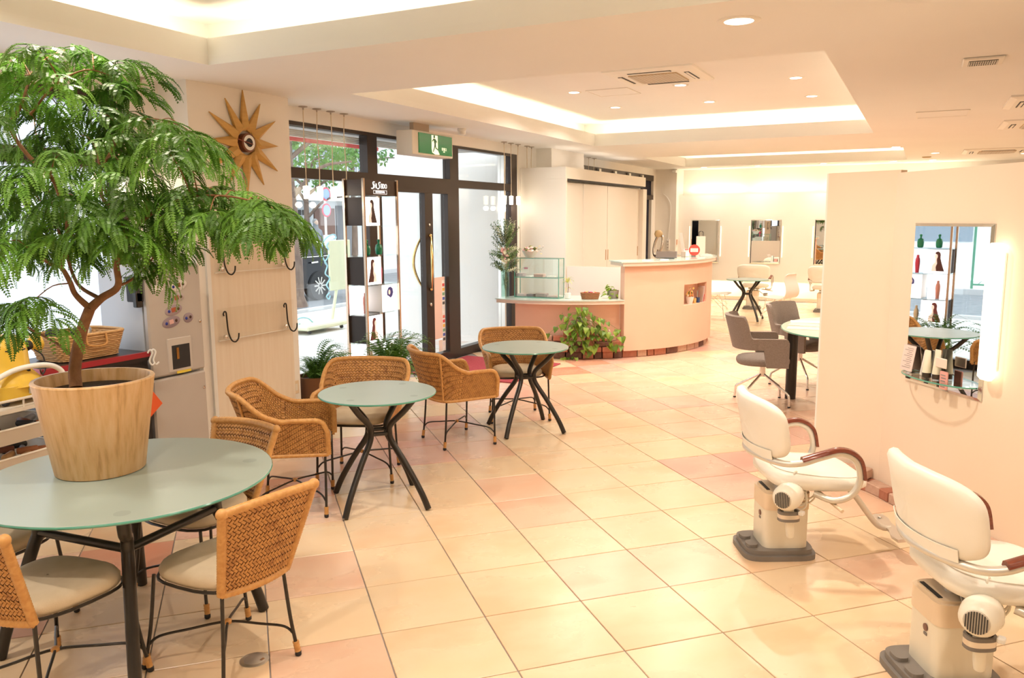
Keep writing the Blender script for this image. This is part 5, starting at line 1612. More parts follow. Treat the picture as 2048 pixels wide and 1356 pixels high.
    fr_ = MB().prism(fp_, 0, .016).xf(Matrix.Translation((.465, 0, .112)) @ Matrix.Rotation(radians(-12), 4, 'Y')).build('footrest', m_alu, e, 40)
    for y in (-.12, .12): MB().ball((.46, y, .131), (.012, .012, .006), 10, 6).build('rivet', m_chrome, fr_, True)
    MB().tube([(.02, -.12, .362), (.06, -.32, .33)], .009, 8).build('lever', m_pumpt, e, True)
    # dryer holder
    h = empty('dryer_holder', (-.16, -.225, .255)); h.parent = e
    for z, m2, t in ((0, m_rub, .014), (.014, m_steel, .02), (.034, m_rub, .014)):
        o = superell(.052, .036, 28, 2.6); i = superell(.042, .027, 28, 2.6)
        q = MB()
        vs = [(x, y, z) for x, y in o] + [(x, y, z + t) for x, y in o] + [(x, y, z) for x, y in i] + [(x, y, z + t) for x, y in i]
        n2 = 28
        fs = []
        for k in range(n2):
            j = (k + 1) % n2
            fs += [(k, j, n2 + j, n2 + k), (2 * n2 + j, 2 * n2 + k, 3 * n2 + k, 3 * n2 + j), (n2 + k, n2 + j, 3 * n2 + j, 3 * n2 + k), (j, k, 2 * n2 + k, 2 * n2 + j)]
        q.add(vs, fs).build('holder_band', m2, h, 40)
    MB().bar((.0, .03, .02), (.03, .16, .11), .02, .008).build('holder_arm', m_tubem, h)
    return e
stc = styling_chair('styling_chair')
def dryer(name):
    e = empty(name)
    m_dry = M('dryer_ivory', (.86, .82, .70), .3)
    R = Matrix.Rotation(pi / 2, 3, 'Y')
    MB().lathe([(.030, -.075), (.044, -.068), (.055, -.045), (.058, -.01), (.052, .03), (.036, .065), (.028, .075), (.025, .16), (.021, .16), (.02, .08)], 28, (0, 0, 0), R, caps=False).build('barrel', m_dry, e, True)
    MB().lathe([(.001, -.076), (.034, -.075), (.038, -.070)], 24, (0, 0, 0), R, caps=False).build('grille', M('grille_cream', (.60, .54, .44), .5), e)
    q = MB()
    for k in range(9):
        y = -.028 + k * .007
        L = sqrt(max(0, .034 ** 2 - y * y))
        q.box((-.0775, y, 0), (.002, .0028, 2 * L))
    q.build('grille_slots', m_blackm, e, kind='stuff')
    MB().tube(catmull([(0, 0, -.03), (.005, 0, -.09), (.02, 0, -.15), (.03, 0, -.19)], 5), [.022, .022, .021, .021, .021, .02, .02, .019, .019, .018, .018, .018, .018, .017, .017, .016], 14).build('handle', m_dry, e, True)
    MB().tube([(.055 + .018 * cos(a), 0, .075 + .018 * sin(a)) for a in [2 * pi * k / 20 for k in range(20)]], .004, 6, True).build('hanging_loop', m_dry, e, True)
    MB().tube([(.02, 0, .05), (.055, 0, .058)], .006, 6).build('loop_stem', m_dry, e)
    pts = []
    for k in range(60):
        a = k * .42
        pts.append((.13 + .05 * sin(a * .51), .045 * cos(a), -.01 + .045 * sin(a) - .0006 * k))
    MB().tube(catmull(pts, 2), .0042, 6).build('coiled_cable', m_dry, e, True)
    MB().box((.0, -.055, -.065), (.028, .022, .018), 0, .004).build('plug', m_white, e)
    return e
dr = dryer('hair_dryer')
def place_st(first, x, y, deg, lab, dlab):
    o = stc if first else copy_tree(stc)
    o.location = (x, y, 0); o.rotation_euler = (0, 0, radians(deg))
    tag(o, lab, 'styling chair', 'cream salon styling chairs')
    R = Matrix.Rotation(radians(deg), 3, 'Z')
    p = V((x, y, 0)) + R @ V((-.16, -.225, 0))
    d = None
    if dlab:
        d = dr if dlab and first else copy_tree(dr)
        d.scale = (1.14, 1.14, 1.14); d.location = (p.x, p.y, .378); d.rotation_euler = (0, 0, radians(deg + 48))
        tag(d, dlab, 'hair dryer', 'ivory hair dryers on the styling chairs')
place_st(True, -.46, 4.22, 28, 'cream styling chair before the wall mirror, farther of the two near ones', 'ivory hair dryer hung on the styling chair by the partition corner')
place_st(False, .295, 3.28, 28, 'cream styling chair at the lower right picture edge', 'ivory hair dryer hung on the styling chair at the right picture edge')
place_st(False, -2.78, 15.75, 90, 'far cream styling chair facing the middle back wall mirror', None)
place_st(False, -1.52, 15.75, 90, 'far cream styling chair half hidden behind the partition', None)
# ---------------------------------------------------------------- grey chairs at the consultation table
m_felt = noisy('grey_felt', (.25, .205, .18), (.32, .27, .235), (160, 160, 160), .95, 2, bump=.2, bscale=500)
def grey_chair(name):
    e = empty(name)
    RB, HS = .235, .26
    arc = pi * RB * .95
    S = arc + 2 * HS
    def plan(s):
        if abs(s) <= arc / 2:
            a = s / arc * pi
            return V((-.08 - .17 * cos(a), RB * sin(a), 0)), V((-cos(a), sin(a), 0)).normalized()
        g_ = abs(s) - arc / 2; sg = 1 if s > 0 else -1
        return V((-.08 + g_, sg * (RB + .01), 0)), V((0, sg, 0))
    def f(s, t):
        p, n = plan(s)
        k = min(1, max(0, (abs(s) - arc * .30) / (arc * .10))); k = k * k * (3 - 2 * k)
        z1 = .83 * (1 - k) + .632 * k
        d = S / 2 - abs(s)
        if d < .035: z1 -= .035 - sqrt(max(0, .035 ** 2 - (.035 - d) ** 2))
        k2 = min(1, max(0, (abs(s) - (arc / 2 + .04)) / .03)); k2 = k2 * k2 * (3 - 2 * k2)
        z0 = .53 * (1 - k2) + .37 * k2
        q = p + n * (.085 * max(0, 1 - (abs(s) / (arc * .5)) ** 4) * max(0, (z0 + (z1 - z0) * t - .5)) / .33)
        return V((q.x, q.y, z0 + (z1 - z0) * t))
    def sf(u, v):
        s = (u - .5) * S
        p = f(s, v)
        a = f(s + .003, v) - f(s - .003, v); b = f(s, min(1, v + .02)) - f(s, max(0, v - .02))
        return p, a.cross(b).normalized()
    MB().slab(sf, 90, 6, .036).build('shell', m_felt, e, 60)
    cushion(e, superell(.235, .225, 36, 2.5), .375, .07, 'seat_cushion', m_felt)
    MB().cyl((0, 0, .25), .028, .125, 18).build('hub', m_chrome, e, True)
    for k in range(4):
        a = pi / 4 + k * pi / 2
        u = V((cos(a), sin(a), 0))
        MB().tube([u * .01 + V((0, 0, .275)), u * .27 + V((0, 0, .125)), u * .285 + V((0, 0, .11)), u * .29 + V((0, 0, .09)), u * .295 + V((0, 0, .004))], .011, 10).build('leg', m_chrome, e, True)
        MB().cyl(tuple(u * .295), .013, .012, 12).build('glide', m_blackm, e)
    return e
gc = grey_chair('grey_chair')
for k, (x, y, dg, lab) in enumerate(((-1.25, 7.62, 20, 'grey felt armchair with chrome legs at the near left of the oval table'), (-1.05, 8.64, -21, 'grey felt armchair at the far left of the oval table'), (-.38, 9.28, -125, 'grey felt armchair behind the oval table, cut off by the partition'))):
    o = gc if k == 0 else copy_tree(gc)
    o.location = (x, y, 0); o.rotation_euler = (0, 0, radians(dg))
    tag(o, lab, 'chair', 'grey felt armchairs')
ot = empty('oval_table', (-.66, 8.28, 0), 0, 'oval glass consultation table on black columns behind the partition', 'table')
el = [(.52 * cos(2 * pi * k / 60), .82 * sin(2 * pi * k / 60)) for k in range(60)]
MB().prism(el, .652, .664).build('glass_top', noisy('table_glass', (.60, .62, .50), (.62, .64, .52), (2, 2, 2), .2, 1), ot, 30)
MB().tube([(x, y, .658) for x, y in el], .0065, 6, True).build('glass_edge', m_gedge, ot, True)
for (x, y) in ((-.37, -.37), (.3, .4)): MB().cyl((x, y, 0), .05, .65, 24).build('column', m_black, ot, True)
MB().box((.05, -.08, .60), (.45, .6, .012), 0, .003).build('under_shelf', m_black, ot)
for k, (x, y, r, c, lab) in enumerate(((-.30, .25, 8, (.86, .74, .62), 'far printed sheet on the oval table'), (-.28, .0, -4, (.84, .60, .50), 'middle printed sheet on the oval table'), (-.26, -.26, 3, (.86, .72, .60), 'near printed sheet on the oval table'))):
    MB().box((0, 0, .0015), (.36, .20, .002)).build('printed_sheet', M('sheet_%d' % k, c, .5), loc=(-.66 + x, 8.28 + y, .664), rz=radians(r), label=lab, cat='sheet', group='sheets on the oval table')
e = empty('menu_stand', (-.52, 7.72, .6655), radians(20), 'clear acrylic menu stand on the oval table edge', 'stand')
MB().box((0, 0, .10), (.15, .004, .20)).xf(Matrix.Rotation(radians(-12), 4, 'X')).build('panel', m_white, e)
MB().box((0, .02, .003), (.15, .08, .005)).build('foot', m_sglass, e)
for k, (c, lab) in enumerate((((.72, .10, .16), 'pink magazine on the shelf under the oval table'), ((.82, .70, .66), 'pale magazine on the shelf under the oval table'))):
    MB().box((0, 0, .006), (.2, .27, .012), 0, .002).build('magazine', M('magazine_%d' % k, c, .4), loc=(-.75 + .04 * k, 8.05 + k * .28, .607), rz=.2 * k, label=lab, cat='magazine')
# ---------------------------------------------------------------- white shell chairs in the far room
def shell_chair(name):
    e = empty(name)
    prof = catmull([(.235, .445), (.2, .452), (.05, .44), (-.12, .436), (-.19, .46), (-.225, .53), (-.222, .62), (-.185, .71), (-.165, .78), (-.17, .83)], 5) if False else None
    P = catmull([V((x, 0, z)) for x, z in ((.245, .44), (.2, .452), (.05, .44), (-.12, .436), (-.195, .465), (-.228, .54), (-.215, .63), (-.185, .71), (-.178, .78), (-.20, .83))], 5)
    def sf(u, v):
        t = u * (len(P) - 1); k = min(int(t), len(P) - 2)
        p = P[k].lerp(P[k + 1], t - k); tg = (P[k + 1] - P[k]).normalized()
        w_ = .215 if u < .5 else .215 - .05 * (u - .5) * 2
        if u > .93: w_ -= .05 * ((u - .93) / .07) ** 2
        n = V((-tg.z, 0, tg.x))
        return V((p.x, (v - .5) * 2 * w_, p.z)), n
    MB().slab(sf, 40, 6, .012).build('shell', M('shell_white', (.80, .74, .69), .4), e, 60)
    tp_ = [(.14, .14), (.14, -.14), (-.12, .13), (-.12, -.13)]
    ft = [(.21, .20), (.21, -.20), (-.19, .20), (-.19, -.20)]
    for (a, b) in zip(tp_, ft):
        MB().tube([(a[0], a[1], .432), (b[0], b[1], .003)], .0055, 6).build('leg', m_chrome, e, True)
        MB().tube([(-a[0] * .6, a[1] * .3, .43), (b[0] * .93, b[1] * .93, .17)], .004, 6).build('cross_wire', m_chrome, e, True)
        MB().tube([(a[0] * .4, -a[1] * .8, .43), (b[0] * .9, b[1] * .9, .25)], .004, 6).build('cross_wire', m_chrome, e, True)
    return e
wc = shell_chair('shell_chair')
for k, (x, y, dg, lab) in enumerate(((-3.08, 13.70, 2, 'white shell chair with wire legs left of the far round table'), (-1.98, 13.36, 160, 'white shell chair with wire legs right of the far round table'))):
    o = wc if k == 0 else copy_tree(wc)
    o.location = (x, y, 0); o.rotation_euler = (0, 0, radians(dg)); tag(o, lab, 'chair', 'white shell chairs in the far room')
# ---------------------------------------------------------------- far mirrors
m_strip = M('mirror_side_glow', (1, .92, .75), .4, emit=.9, ecol=(1, .88, .66))  # glowing strips imitate the soft light on the wall beside each mirror
for k, (x, lab) in enumerate(((-4.335, 'leftmost mirror on the far back wall above the counter items'), (-3.11, 'middle mirror on the far back wall behind a styling chair'), (-1.888, 'right far wall mirror, half covered by the partition'))):
    e = wall_mirror('wall_mirror', (x, 16.949, 0), 0, .585, .885, .775, lab, 'mirrors on the far back wall')
    for xx in (-.035, .615): MB().box((xx, -.006, 1.22), (.016, .012, .62), 0, .003).build('side_glow', m_strip, e)
    MB().prism([(.04 + .5 * i / 16, -.015 - .10 * sqrt(max(0, 1 - (i / 8 - 1) ** 2))) for i in range(17)], .815, .823).build('glass_shelf', m_sglass, e)
    bx_, by_ = x, 16.85
    MB().lathe([(.022, 0), (.022, .11), (.015, .12)], 14).build('cosmetic_bottle', m_white, None, True, loc=(x + .44, 16.88, .824), label='white bottle on the shelf of the ' + ['leftmost', 'middle', 'right'][k] + ' far mirror', cat='bottle', group='bottles on the far mirror shelves')
    MB().box((0, 0, .03), (.06, .02, .06), 0, .003).build('pink_box', M('shelf_pink', (.80, .45, .42), .5), None, loc=(x + .51, 16.885, .824), label='pink box on the shelf of the ' + ['leftmost', 'middle', 'right'][k] + ' far mirror', cat='box', group='pink boxes on the far mirror shelves')
# ---------------------------------------------------------------- lit display tower
tw = empty('display_tower', (-4.7625, 6.4325, 0), 0, 'tall glass display tower with lit hair posters and bottles by the window', 'display')
X0, X1, Y0, Y1 = -.1125, .1125, -.2675, .2675
for x in (X0, X1):
    for y in (Y0, Y1): MB().bx(x - .011, x + .011, y - .011, y + .011, 0, 2.085).build('post', M('champagne_metal', (.62, .47, .36), .22, .9), tw)
hd = MB().bx(X0, X1 - .004, Y0 + .012, Y1 - .012, 1.93, 2.075).build('header', M('header_brown', (.045, .022, .014), .35), tw)
m_let = M('lettering_white', (.95, .95, .95), .4, emit=.8, ecol=(1, 1, 1))
# wordmark: two tall swinging S shapes plus capitals
def face(mb_or_me, y, z, nm, par=hd): return inst(nm, mb_or_me, par, (X1 - .002, y, z), (pi / 2, 0, pi / 2))
def swing_s(h):
    pts = catmull([(.032, h * .98, 0), (.018, h * 1.0, 0), (.006, h * .88, 0), (.008, h * .66, 0), (.016, h * .42, 0), (.010, h * .12, 0), (-.006, -.02 * h, 0), (-.022, .06 * h, 0)], 5)
    return MB().tube(pts, [.0048] * len(pts), 6)
face(swing_s(.062).mesh('lettering', m_let), -.118, 1.995, 'lettering')
face(text_mesh('lettering', 'HI', .062, m_let, bold=.0010, sx=.78, align='LEFT'), -.098, 2.018, 'lettering')
face(swing_s(.060).mesh('lettering', m_let), -.026, 1.995, 'lettering')
face(text_mesh('lettering', 'EIDO', .062, m_let, bold=.0010, sx=.72, align='LEFT'), .008, 2.018, 'lettering')
face(text_mesh('lettering', 'PROFESSIONAL', .026, m_let, bold=.0006, sx=.86), .0, 1.963, 'lettering')
q = MB()
for (y, z, a, b) in ((0, .0165, .105, .0015), (0, -.0165, .105, .0015), (-.105, 0, .0015, .0165), (.105, 0, .0015, .0165)): q.box((y, z, 0), (a * 2, b * 2, .002))
face(q.mesh('lettering_frame', m_let), .0, 1.963, 'lettering_frame')
zr = [1.925, 1.645, 1.365, 1.085, .805, .525, .245]
for z in zr: MB().bx(X0, X1, Y0, Y1, z - .008, z).build('shelf', m_sglass, tw)
MB().bx(X0, X1, Y0, Y1, 0, .237).build('base', M('tower_base', (.10, .05, .03), .4), tw)
m_lit2 = M('poster_light', (.95, .95, .97), .4, emit=1.6, ecol=(.95, .97, 1))
m_back = M('poster_back', (.035, .022, .018), .6)
m_skin = M('print_skin', (.85, .66, .58), .6, emit=.5, ecol=(.85, .66, .58))
hairs = [(.06, .025, .018), (.10, .03, .025), (.08, .08, .35), (.22, .05, .05), (.14, .05, .03)]
for k, (row, c0) in enumerate(((0, 0), (2, 0), (3, 1), (4, 0), (5, 1))):
    y0 = Y0 + .013 + c0 * .2575; z0 = zr[row + 1] + .004
    y1, z1 = y0 + .248, zr[row] - .014
    p = MB().bx(X0 + .006, X1 - .018, y0, y1, z0, z1).build('poster_box', m_back if c0 == 0 else m_white, tw)
    MB().bx(X1 - .018, X1 - .012, y0, y1, z0, z1).build('poster_face', m_lit2, p)
    mh = M('print_hair_%d' % k, hairs[k], .6)
    hy, hz = y0 + .12, z0 + .15
    def yz2(poly, mm_, nm, off): MB().prism(poly, 0, .0015, lambda w_: V((X1 - .012 + off + w_.z, hy + w_.x, hz + w_.y))).build(nm, mm_, p)
    sg = -1 if k in (1, 3) else 1
    hair = [(-.022, .07), (-.01, .088), (.012, .092), (.03, .08), (.038, .055), (.036, .02), (.05, -.03), (.066, -.08), (.082, -.125), (.0, -.125), (-.008, -.08), (.004, -.04), (.0, .0), (.004, .03), (-.004, .055)]
    if k == 2: hair = [(-.045, .05), (-.02, .085), (.02, .09), (.05, .07), (.058, .03), (.04, -.005), (.012, -.02), (-.02, .0), (-.045, .01)]
    yz2([(sg * a, b) for a, b in hair], mh, 'hair_print', 0)
    if k != 2: yz2([(sg * a, b) for a, b in ((-.014, .018), (.002, .018), (.004, -.03), (-.006, -.08), (.0, -.125), (-.05, -.125), (-.045, -.06), (-.016, -.025))], m_skin, 'shoulder_print', -.0006)
    yz2([(sg * (-.008 + .016 * cos(t)), .038 + .025 * sin(t)) for t in [2 * pi * i / 16 for i in range(16)]], m_skin, 'face_print', .0012)
for (row, c0) in ((3, 0), (5, 0), (0, 1)):
    y0 = Y0 + .013 + c0 * .2575
    MB().bx(X0 + .004, X0 + .010, y0, y0 + .248, zr[row + 1] + .002, zr[row] - .012).build('light_panel', m_lit2, tw)
bott = {'green_pump_bottle': ([(.022, 0), (.032, .01), (.036, .06), (.028, .095), (.010, .105), (.010, .125), (.014, .13), (.014, .145), (.004, .15)], M('emerald', (.01, .30, .14), .1, trans=.3), ),
        'red_bottle': ([(.018, 0), (.020, .02), (.026, .11), (.024, .15), (.014, .175), (.014, .19), (.012, .20)], M('raspberry', (.70, .06, .12), .2)),
        'coral_bottle': ([(.018, 0), (.020, .02), (.026, .11), (.024, .15), (.014, .175), (.014, .19), (.012, .20)], M('coral', (.80, .35, .30), .25)),
        'beige_bottle': ([(.018, 0), (.020, .02), (.027, .10), (.024, .14), (.012, .165), (.012, .19), (.010, .195)], M('sand', (.70, .56, .38), .3))}
for nm, row, y, x, lab in (('green_pump_bottle', 1, -.13, .03, 'green bottle in the left cell of the second tower row'), ('green_pump_bottle', 1, .06, .03, 'green bottle in the right cell of the second tower row'), ('red_bottle', 2, .08, .02, 'raspberry red bottle beside the tower poster'), ('coral_bottle', 3, -.14, .0, 'coral bottle in the fourth row of the tower'), ('beige_bottle', 4, .06, .02, 'beige bottle in the fifth row of the tower'), ('beige_bottle', 5, -.1, .02, 'beige bottle in the bottom row of the tower')):
    prof, m2 = bott[nm]
    MB().lathe(prof, 20).build(nm, m2, None, True, loc=(-4.7625 + x, 6.4325 + y, zr[row + 1] + .001), label=lab, cat='bottle', group='bottles in the display tower')
# ---------------------------------------------------------------- ferns in planters by the window
m_fern = [leafy('fern_a', (.10, .24, .03), (.17, .33, .05), .45, .3, 20), leafy('fern_b', (.06, .16, .02), (.11, .24, .035), .45, .3, 20)]
def frond(L, up, m, n=22):
    b = MB()
    P = [V((L * t * (.55 + .45 * t), 0, up * sin(t * 2.3) * .62 - .05 * t * t)) for t in [k / n for k in range(n + 1)]]
    for k in range(1, n):
        p = P[k]; ax = (P[k + 1] - P[k - 1]).normalized()
        w_ = .052 * sin(pi * min(1, .15 + .85 * k / n)) * (1 if k < n - 4 else .6)
        for s in (-1, 1):
            d = V((.25, s, -.15)).normalized() * w_
            hw = ax * L / n * .42
            b.add([p, p + d * .5 - hw, p + d, p + d * .5 + hw], [(0, 1, 2, 3)])
    b.tube([P[0], P[n // 3], P[2 * n // 3], P[n]], [.002, .0018, .0012, .0006], 4)
    return b.mesh('frond', m)
FR = [frond(.36, .30, m_fern[0]), frond(.30, .38, m_fern[1]), frond(.42, .22, m_fern[0]), frond(.26, .42, m_fern[1])]
rn = random.Random(17)
for (x, y, lab, n, s) in ((-4.84, 5.63, 'bushy green fern in a brown planter beside the clock pillar', 80, 1.2), (-4.42, 6.20, 'bushy green fern in front of the display tower', 80, 1.45)):
    e = empty('potted_fern', (x, y, 0), 0, lab, 'fern', 'ferns by the shop window')
    MB().lathe([(.13, .0), (.15, .02), (.165, .30), (.17, .31), (.155, .31), (.14, .26), (.001, .26)], 26, caps=False).build('planter', M('planter_brown', (.20, .085, .035), .6), e, True)
    MB().lathe([(.15, .275), (.001, .28)], 20, caps=False).build('soil', m_soil, e)
    for k in range(n):
        a = k * 2.4 + rn.uniform(-.2, .2)
        r = rn.uniform(0, .06)
        tight = .55 if (cos(a) < -.15 or (y < 5.9 and sin(a) < -.25)) else 1.0
        inst('frond', FR[k % 4], e, (r * cos(a), r * sin(a), .28), (rn.uniform(-.25, .25), rn.uniform(-.45, .35) - (.3 if tight < 1 else 0), a), s * tight * rn.uniform(.75, 1.15))
# floor outlet cover
e = empty('floor_outlet', (-2.237, 2.173, 0), 0, 'round steel floor outlet cover in the foreground tiles', 'outlet')
MB().lathe([(.056, 0), (.056, .002), (.050, .0035), (.001, .0035)], 36).build('plate', m_steel, e, True)
MB().lathe([(.040, .0036), (.038, .0046), (.001, .0046)], 30, caps=False).build('lid', M('lid_steel', (.60, .55, .50), .4, .9), e, True)
MB().box((.03, .012, .0052), (.012, .018, .002)).build('latch', m_chrome, e)
# ---------------------------------------------------------------- street outside
m_pave = noisy('pale_paving', (.74, .72, .70), (.68, .65, .63), (3, 3, 3), .7, 3, rnd=.05)
m_pave2 = noisy('pinkish_paving', (.72, .62, .57), (.68, .58, .53), (3, 3, 3), .7, 3, rnd=.05)
m_asph = noisy('asphalt', (.20, .21, .23), (.25, .26, .28), (6, 6, 6), .85, 3)
gr = MB().bx(-10.3, XF - .1, -4, 30, -.15, -.03).build('pavement', m_pave, kind='structure')
s1 = [MB().box((0, 0, -.012), (.445, .445, .03), 0, .003).mesh('paving_slab', m) for m in (m_pave, m_pave2)]
cnt = 0
for i in range(11):
    for j in range(24):
        x, y = XF - .35 - i * .45, 4.2 + j * .45
        p = prj((x, y, 0))
        if not p or not (560 < p[0] < 1030): continue
        if x > -7.0 and y > 9.8: continue
        inst('paving_slab', s1[1 if (j % 3 == 0 and i % 2) else 0], gr, (x, y, -.015))
        cnt += 1
MB().bx(-10.45, -10.3, -4, 30, -.16, .03).build('kerb', M('kerb_stone', (.55, .55, .56), .8), kind='structure')
MB().bx(-16.0, -10.45, -4, 34, -.2, -.10).build('road', m_asph, kind='structure')
MB().bx(-16.15, -16.0, -4, 34, -.2, .03).build('kerb', M('kerb_stone', (.55, .55, .56), .8), kind='structure')
MB().bx(-19.2, -16.15, -4, 34, -.2, .0).build('far_pavement', m_pave, kind='structure')
MB().bx(-10.95, -10.8, -4, 34, -.1, -.096).build('road_line', M('road_paint', (.8, .8, .8), .7), kind='structure')
# neighbouring white pier beyond the door
m_plas = noisy('outdoor_render', (.80, .79, .77), (.76, .75, .73), (1.2, 1.2, 1.2), .85, 4)
MB().bx(-7.0, XF - .16, 10.06, 10.5, -.1, 4.2).build('wall_outside', m_plas, kind='structure')
aw = empty('awning', (-5.9, 7.3, 2.6), 0, 'rolled grey and red awning seen through the top panes', 'awning')
MB().bx(-.12, .685, -2.2, 2.4, -.01, .06).build('housing', M('awning_grey', (.45, .43, .42), .6), aw)
MB().bx(-.75, -.73, -2.2, 1.85, .02, .10).build('valance', M('awning_red', (.75, .10, .10), .7), aw)
MB().bx(-.74, .0, -2.2, 1.85, .10, .11).build('fabric', M('awning_white', (.75, .72, .72), .7), aw)
# buildings across the street
bd = empty('street_building', (-19.2, 23, 0), 0, 'pale building across the street with a shutter and brown door', 'building')
MB().bx(-4, 0, -6.0, 10, 0, 9).build('wall', M('building_grey', (.62, .64, .66), .8), bd)
m_shut = M('shutter_grey', (.42, .45, .48), .6)
for k in range(16): MB().bx(0, .03, -2.6, -.6, .05 + k * .15, .18 + k * .15).build('shutter_slat', m_shut, bd)
MB().bx(0, .05, -.45, .65, 0, 2.1).build('brown_door', M('door_brown', (.16, .08, .06), .6), bd)
MB().bx(0, .05, .75, 1.9, 0, 2.2).build('dark_bay', M('bay_grey', (.16, .17, .19), .6), bd)
MB().bx(0, .6, -3.0, 3.0, 2.35, 2.6).build('lintel', m_white, bd)
for k in range(6): MB().box((.04, -2.0 + k * .2, 1.95), (.02, .15, .18), 0, .03).build('blurred_letter', m_blackm, bd)
for k in range(3):
    w_ = MB().bx(0, .04, -2.4 + k * 2.0, -1.1 + k * 2.0, 3.3, 4.7).build('window', M('window_dark', (.25, .30, .36), .1), bd)
    for j in range(4): MB().bx(.04, .06, -2.3 + k * 2.0 + j * .35, -2.27 + k * 2.0 + j * .35, 3.3, 4.7).build('window_bar', m_white, w_)
b2 = empty('street_building', (-20.5, 12, 0), 0, 'white building across the street at the left of the shop window', 'building')
MB().bx(-4, 0, -8, 5, 0, 8).build('wall', M('building_white', (.74, .75, .76), .8), b2)
for k in range(3): MB().bx(0, .04, -6 + k * 3.4, -4 + k * 3.4, 1.0, 2.6).build('window', M('window_dark', (.25, .30, .36), .1), b2)
# green fence and lot (seen in the near mirror)
fn = empty('mesh_fence', (-16.6, 5.5, 0), 0, 'green wire mesh fence across the street, seen in the mirror', 'fence')
m_fg = M('fence_green', (.06, .26, .16), .5)
for k in range(6): MB().tube([(0, -3 + k * 1.2, 0), (0, -3 + k * 1.2, 1.8)], .03, 8).build('post', m_fg, fn)
for z in (.1, 1.78): MB().tube([(0, -3, z), (0, 3, z)], .022, 6).build('rail', m_fg, fn)
q = MB()
for k in range(66):
    y = -4.7 + k * .14
    for s in (-1, 1):
        a0, a1 = max(-3, min(3, y)), 0
        p0, p1 = (0, y if s > 0 else -y, .1), (0, (y + 1.68) if s > 0 else -(y + 1.68), 1.78)
        if -3.0 <= y and y + 1.68 <= 3.0: q.tube([p0, p1], .007, 3, caps=False)
q.build('wire_mesh', m_fg, fn, kind='stuff')
# trees
m_sl = [leafy('street_leaf_a', (.10, .24, .05), (.20, .36, .10), .5, .4, 3), leafy('street_leaf_b', (.07, .18, .04), (.14, .28, .07), .5, .4, 3)]
def street_tree(x, y, H, r, label, seed, n=2600, tr_=.14, lean=.0):
    e = empty('street_tree', (x, y, -.03), 0, label, 'tree', 'trees along the street')
    rr = random.Random(seed)
    P = catmull([(0, 0, 0), (.03, lean * .3, H * .3), (-.03, lean * .7, H * .6), (.0, lean, H * .95)], 6)
    k = len(P)
    MB().tube(P, [tr_ * (1.5 if i == 0 else 1 - .6 * i / k) for i in range(k)], 10).build('trunk', noisy('street_bark', (.25, .18, .14), (.16, .11, .09), (12, 12, 4), .9, 4, bump=.5, bscale=30), e, True)
    for j in range(7):
        a = j * 2.4; z = H * (.5 + .06 * j)
        MB().tube(catmull([(0, lean * .7, z), (r * .4 * cos(a), lean + r * .4 * sin(a), z + r * .3), (r * .8 * cos(a), lean + r * .8 * sin(a), z + r * .35)], 4), [.05 - .004 * i for i in range(9)], 6).build('branch', MATS['street_bark'], e, True)
    b = MB()
    for j in range(n):
        a, ph, rad = rr.uniform(0, 2 * pi), rr.uniform(-1, 1), rr.uniform(.25, 1) ** .5
        c = V((r * rad * cos(a) * sqrt(1 - ph * ph), lean + r * rad * sin(a) * sqrt(1 - ph * ph), H + r * .62 * rad * ph))
        if noise.noise(c * 1.3) < -.12: continue
        u = V((rr.uniform(-1, 1), rr.uniform(-1, 1), rr.uniform(-1, 1))).normalized()
        w_ = u.orthogonal().normalized()
        s = rr.uniform(.05, .10)
        b.add([c - u * s, c + w_ * s * .45, c + u * s, c - w_ * s * .45], [(0, 1, 2, 3)])
    b.build('foliage', m_sl[seed % 2], e, kind='stuff')
street_tree(-11.2, 12.55, 4.3, 1.9, 'street tree with a stout trunk right behind the clock pillar', 1, 3000, .15, -.05)
street_tree(-16.6, 19.15, 3.6, 1.7, 'smaller street tree beyond the parked car', 2, 2600, .12, .1)
street_tree(-17.2, 22.2, 4.6, 2.0, 'street tree near the building door', 3, 2600, .12, .1)
street_tree(-8.9, 15.4, 4.4, 1.1, 'street tree seen through the top pane above the door', 4, 1800, .10, .1)
hd_ = empty('street_shrub', (-17.0, 18.9, 0), 0, 'round clipped green shrub behind the parked car', 'shrub')
b = MB(); rr = random.Random(8)
for j in range(1500):
    a, ph, rad = rr.uniform(0, 2 * pi), rr.uniform(-.2, 1), rr.uniform(.5, 1) ** .4
    c = V((.5 * rad * cos(a) * sqrt(max(0, 1 - ph * ph)), 1.1 * rad * sin(a) * sqrt(max(0, 1 - ph * ph)), .3 + 1.1 * rad * ph))
    u = V((rr.uniform(-1, 1), rr.uniform(-1, 1), rr.uniform(-1, 1))).normalized(); w_ = u.orthogonal().normalized()
    b.add([c - u * .06, c + w_ * .03, c + u * .06, c - w_ * .03], [(0, 1, 2, 3)])
b.build('foliage', m_sl[0], hd_, kind='stuff')
MB().tube([(0, 0, 0), (0, 0, .5)], .04, 6).build('stem', MATS['street_bark'], hd_)
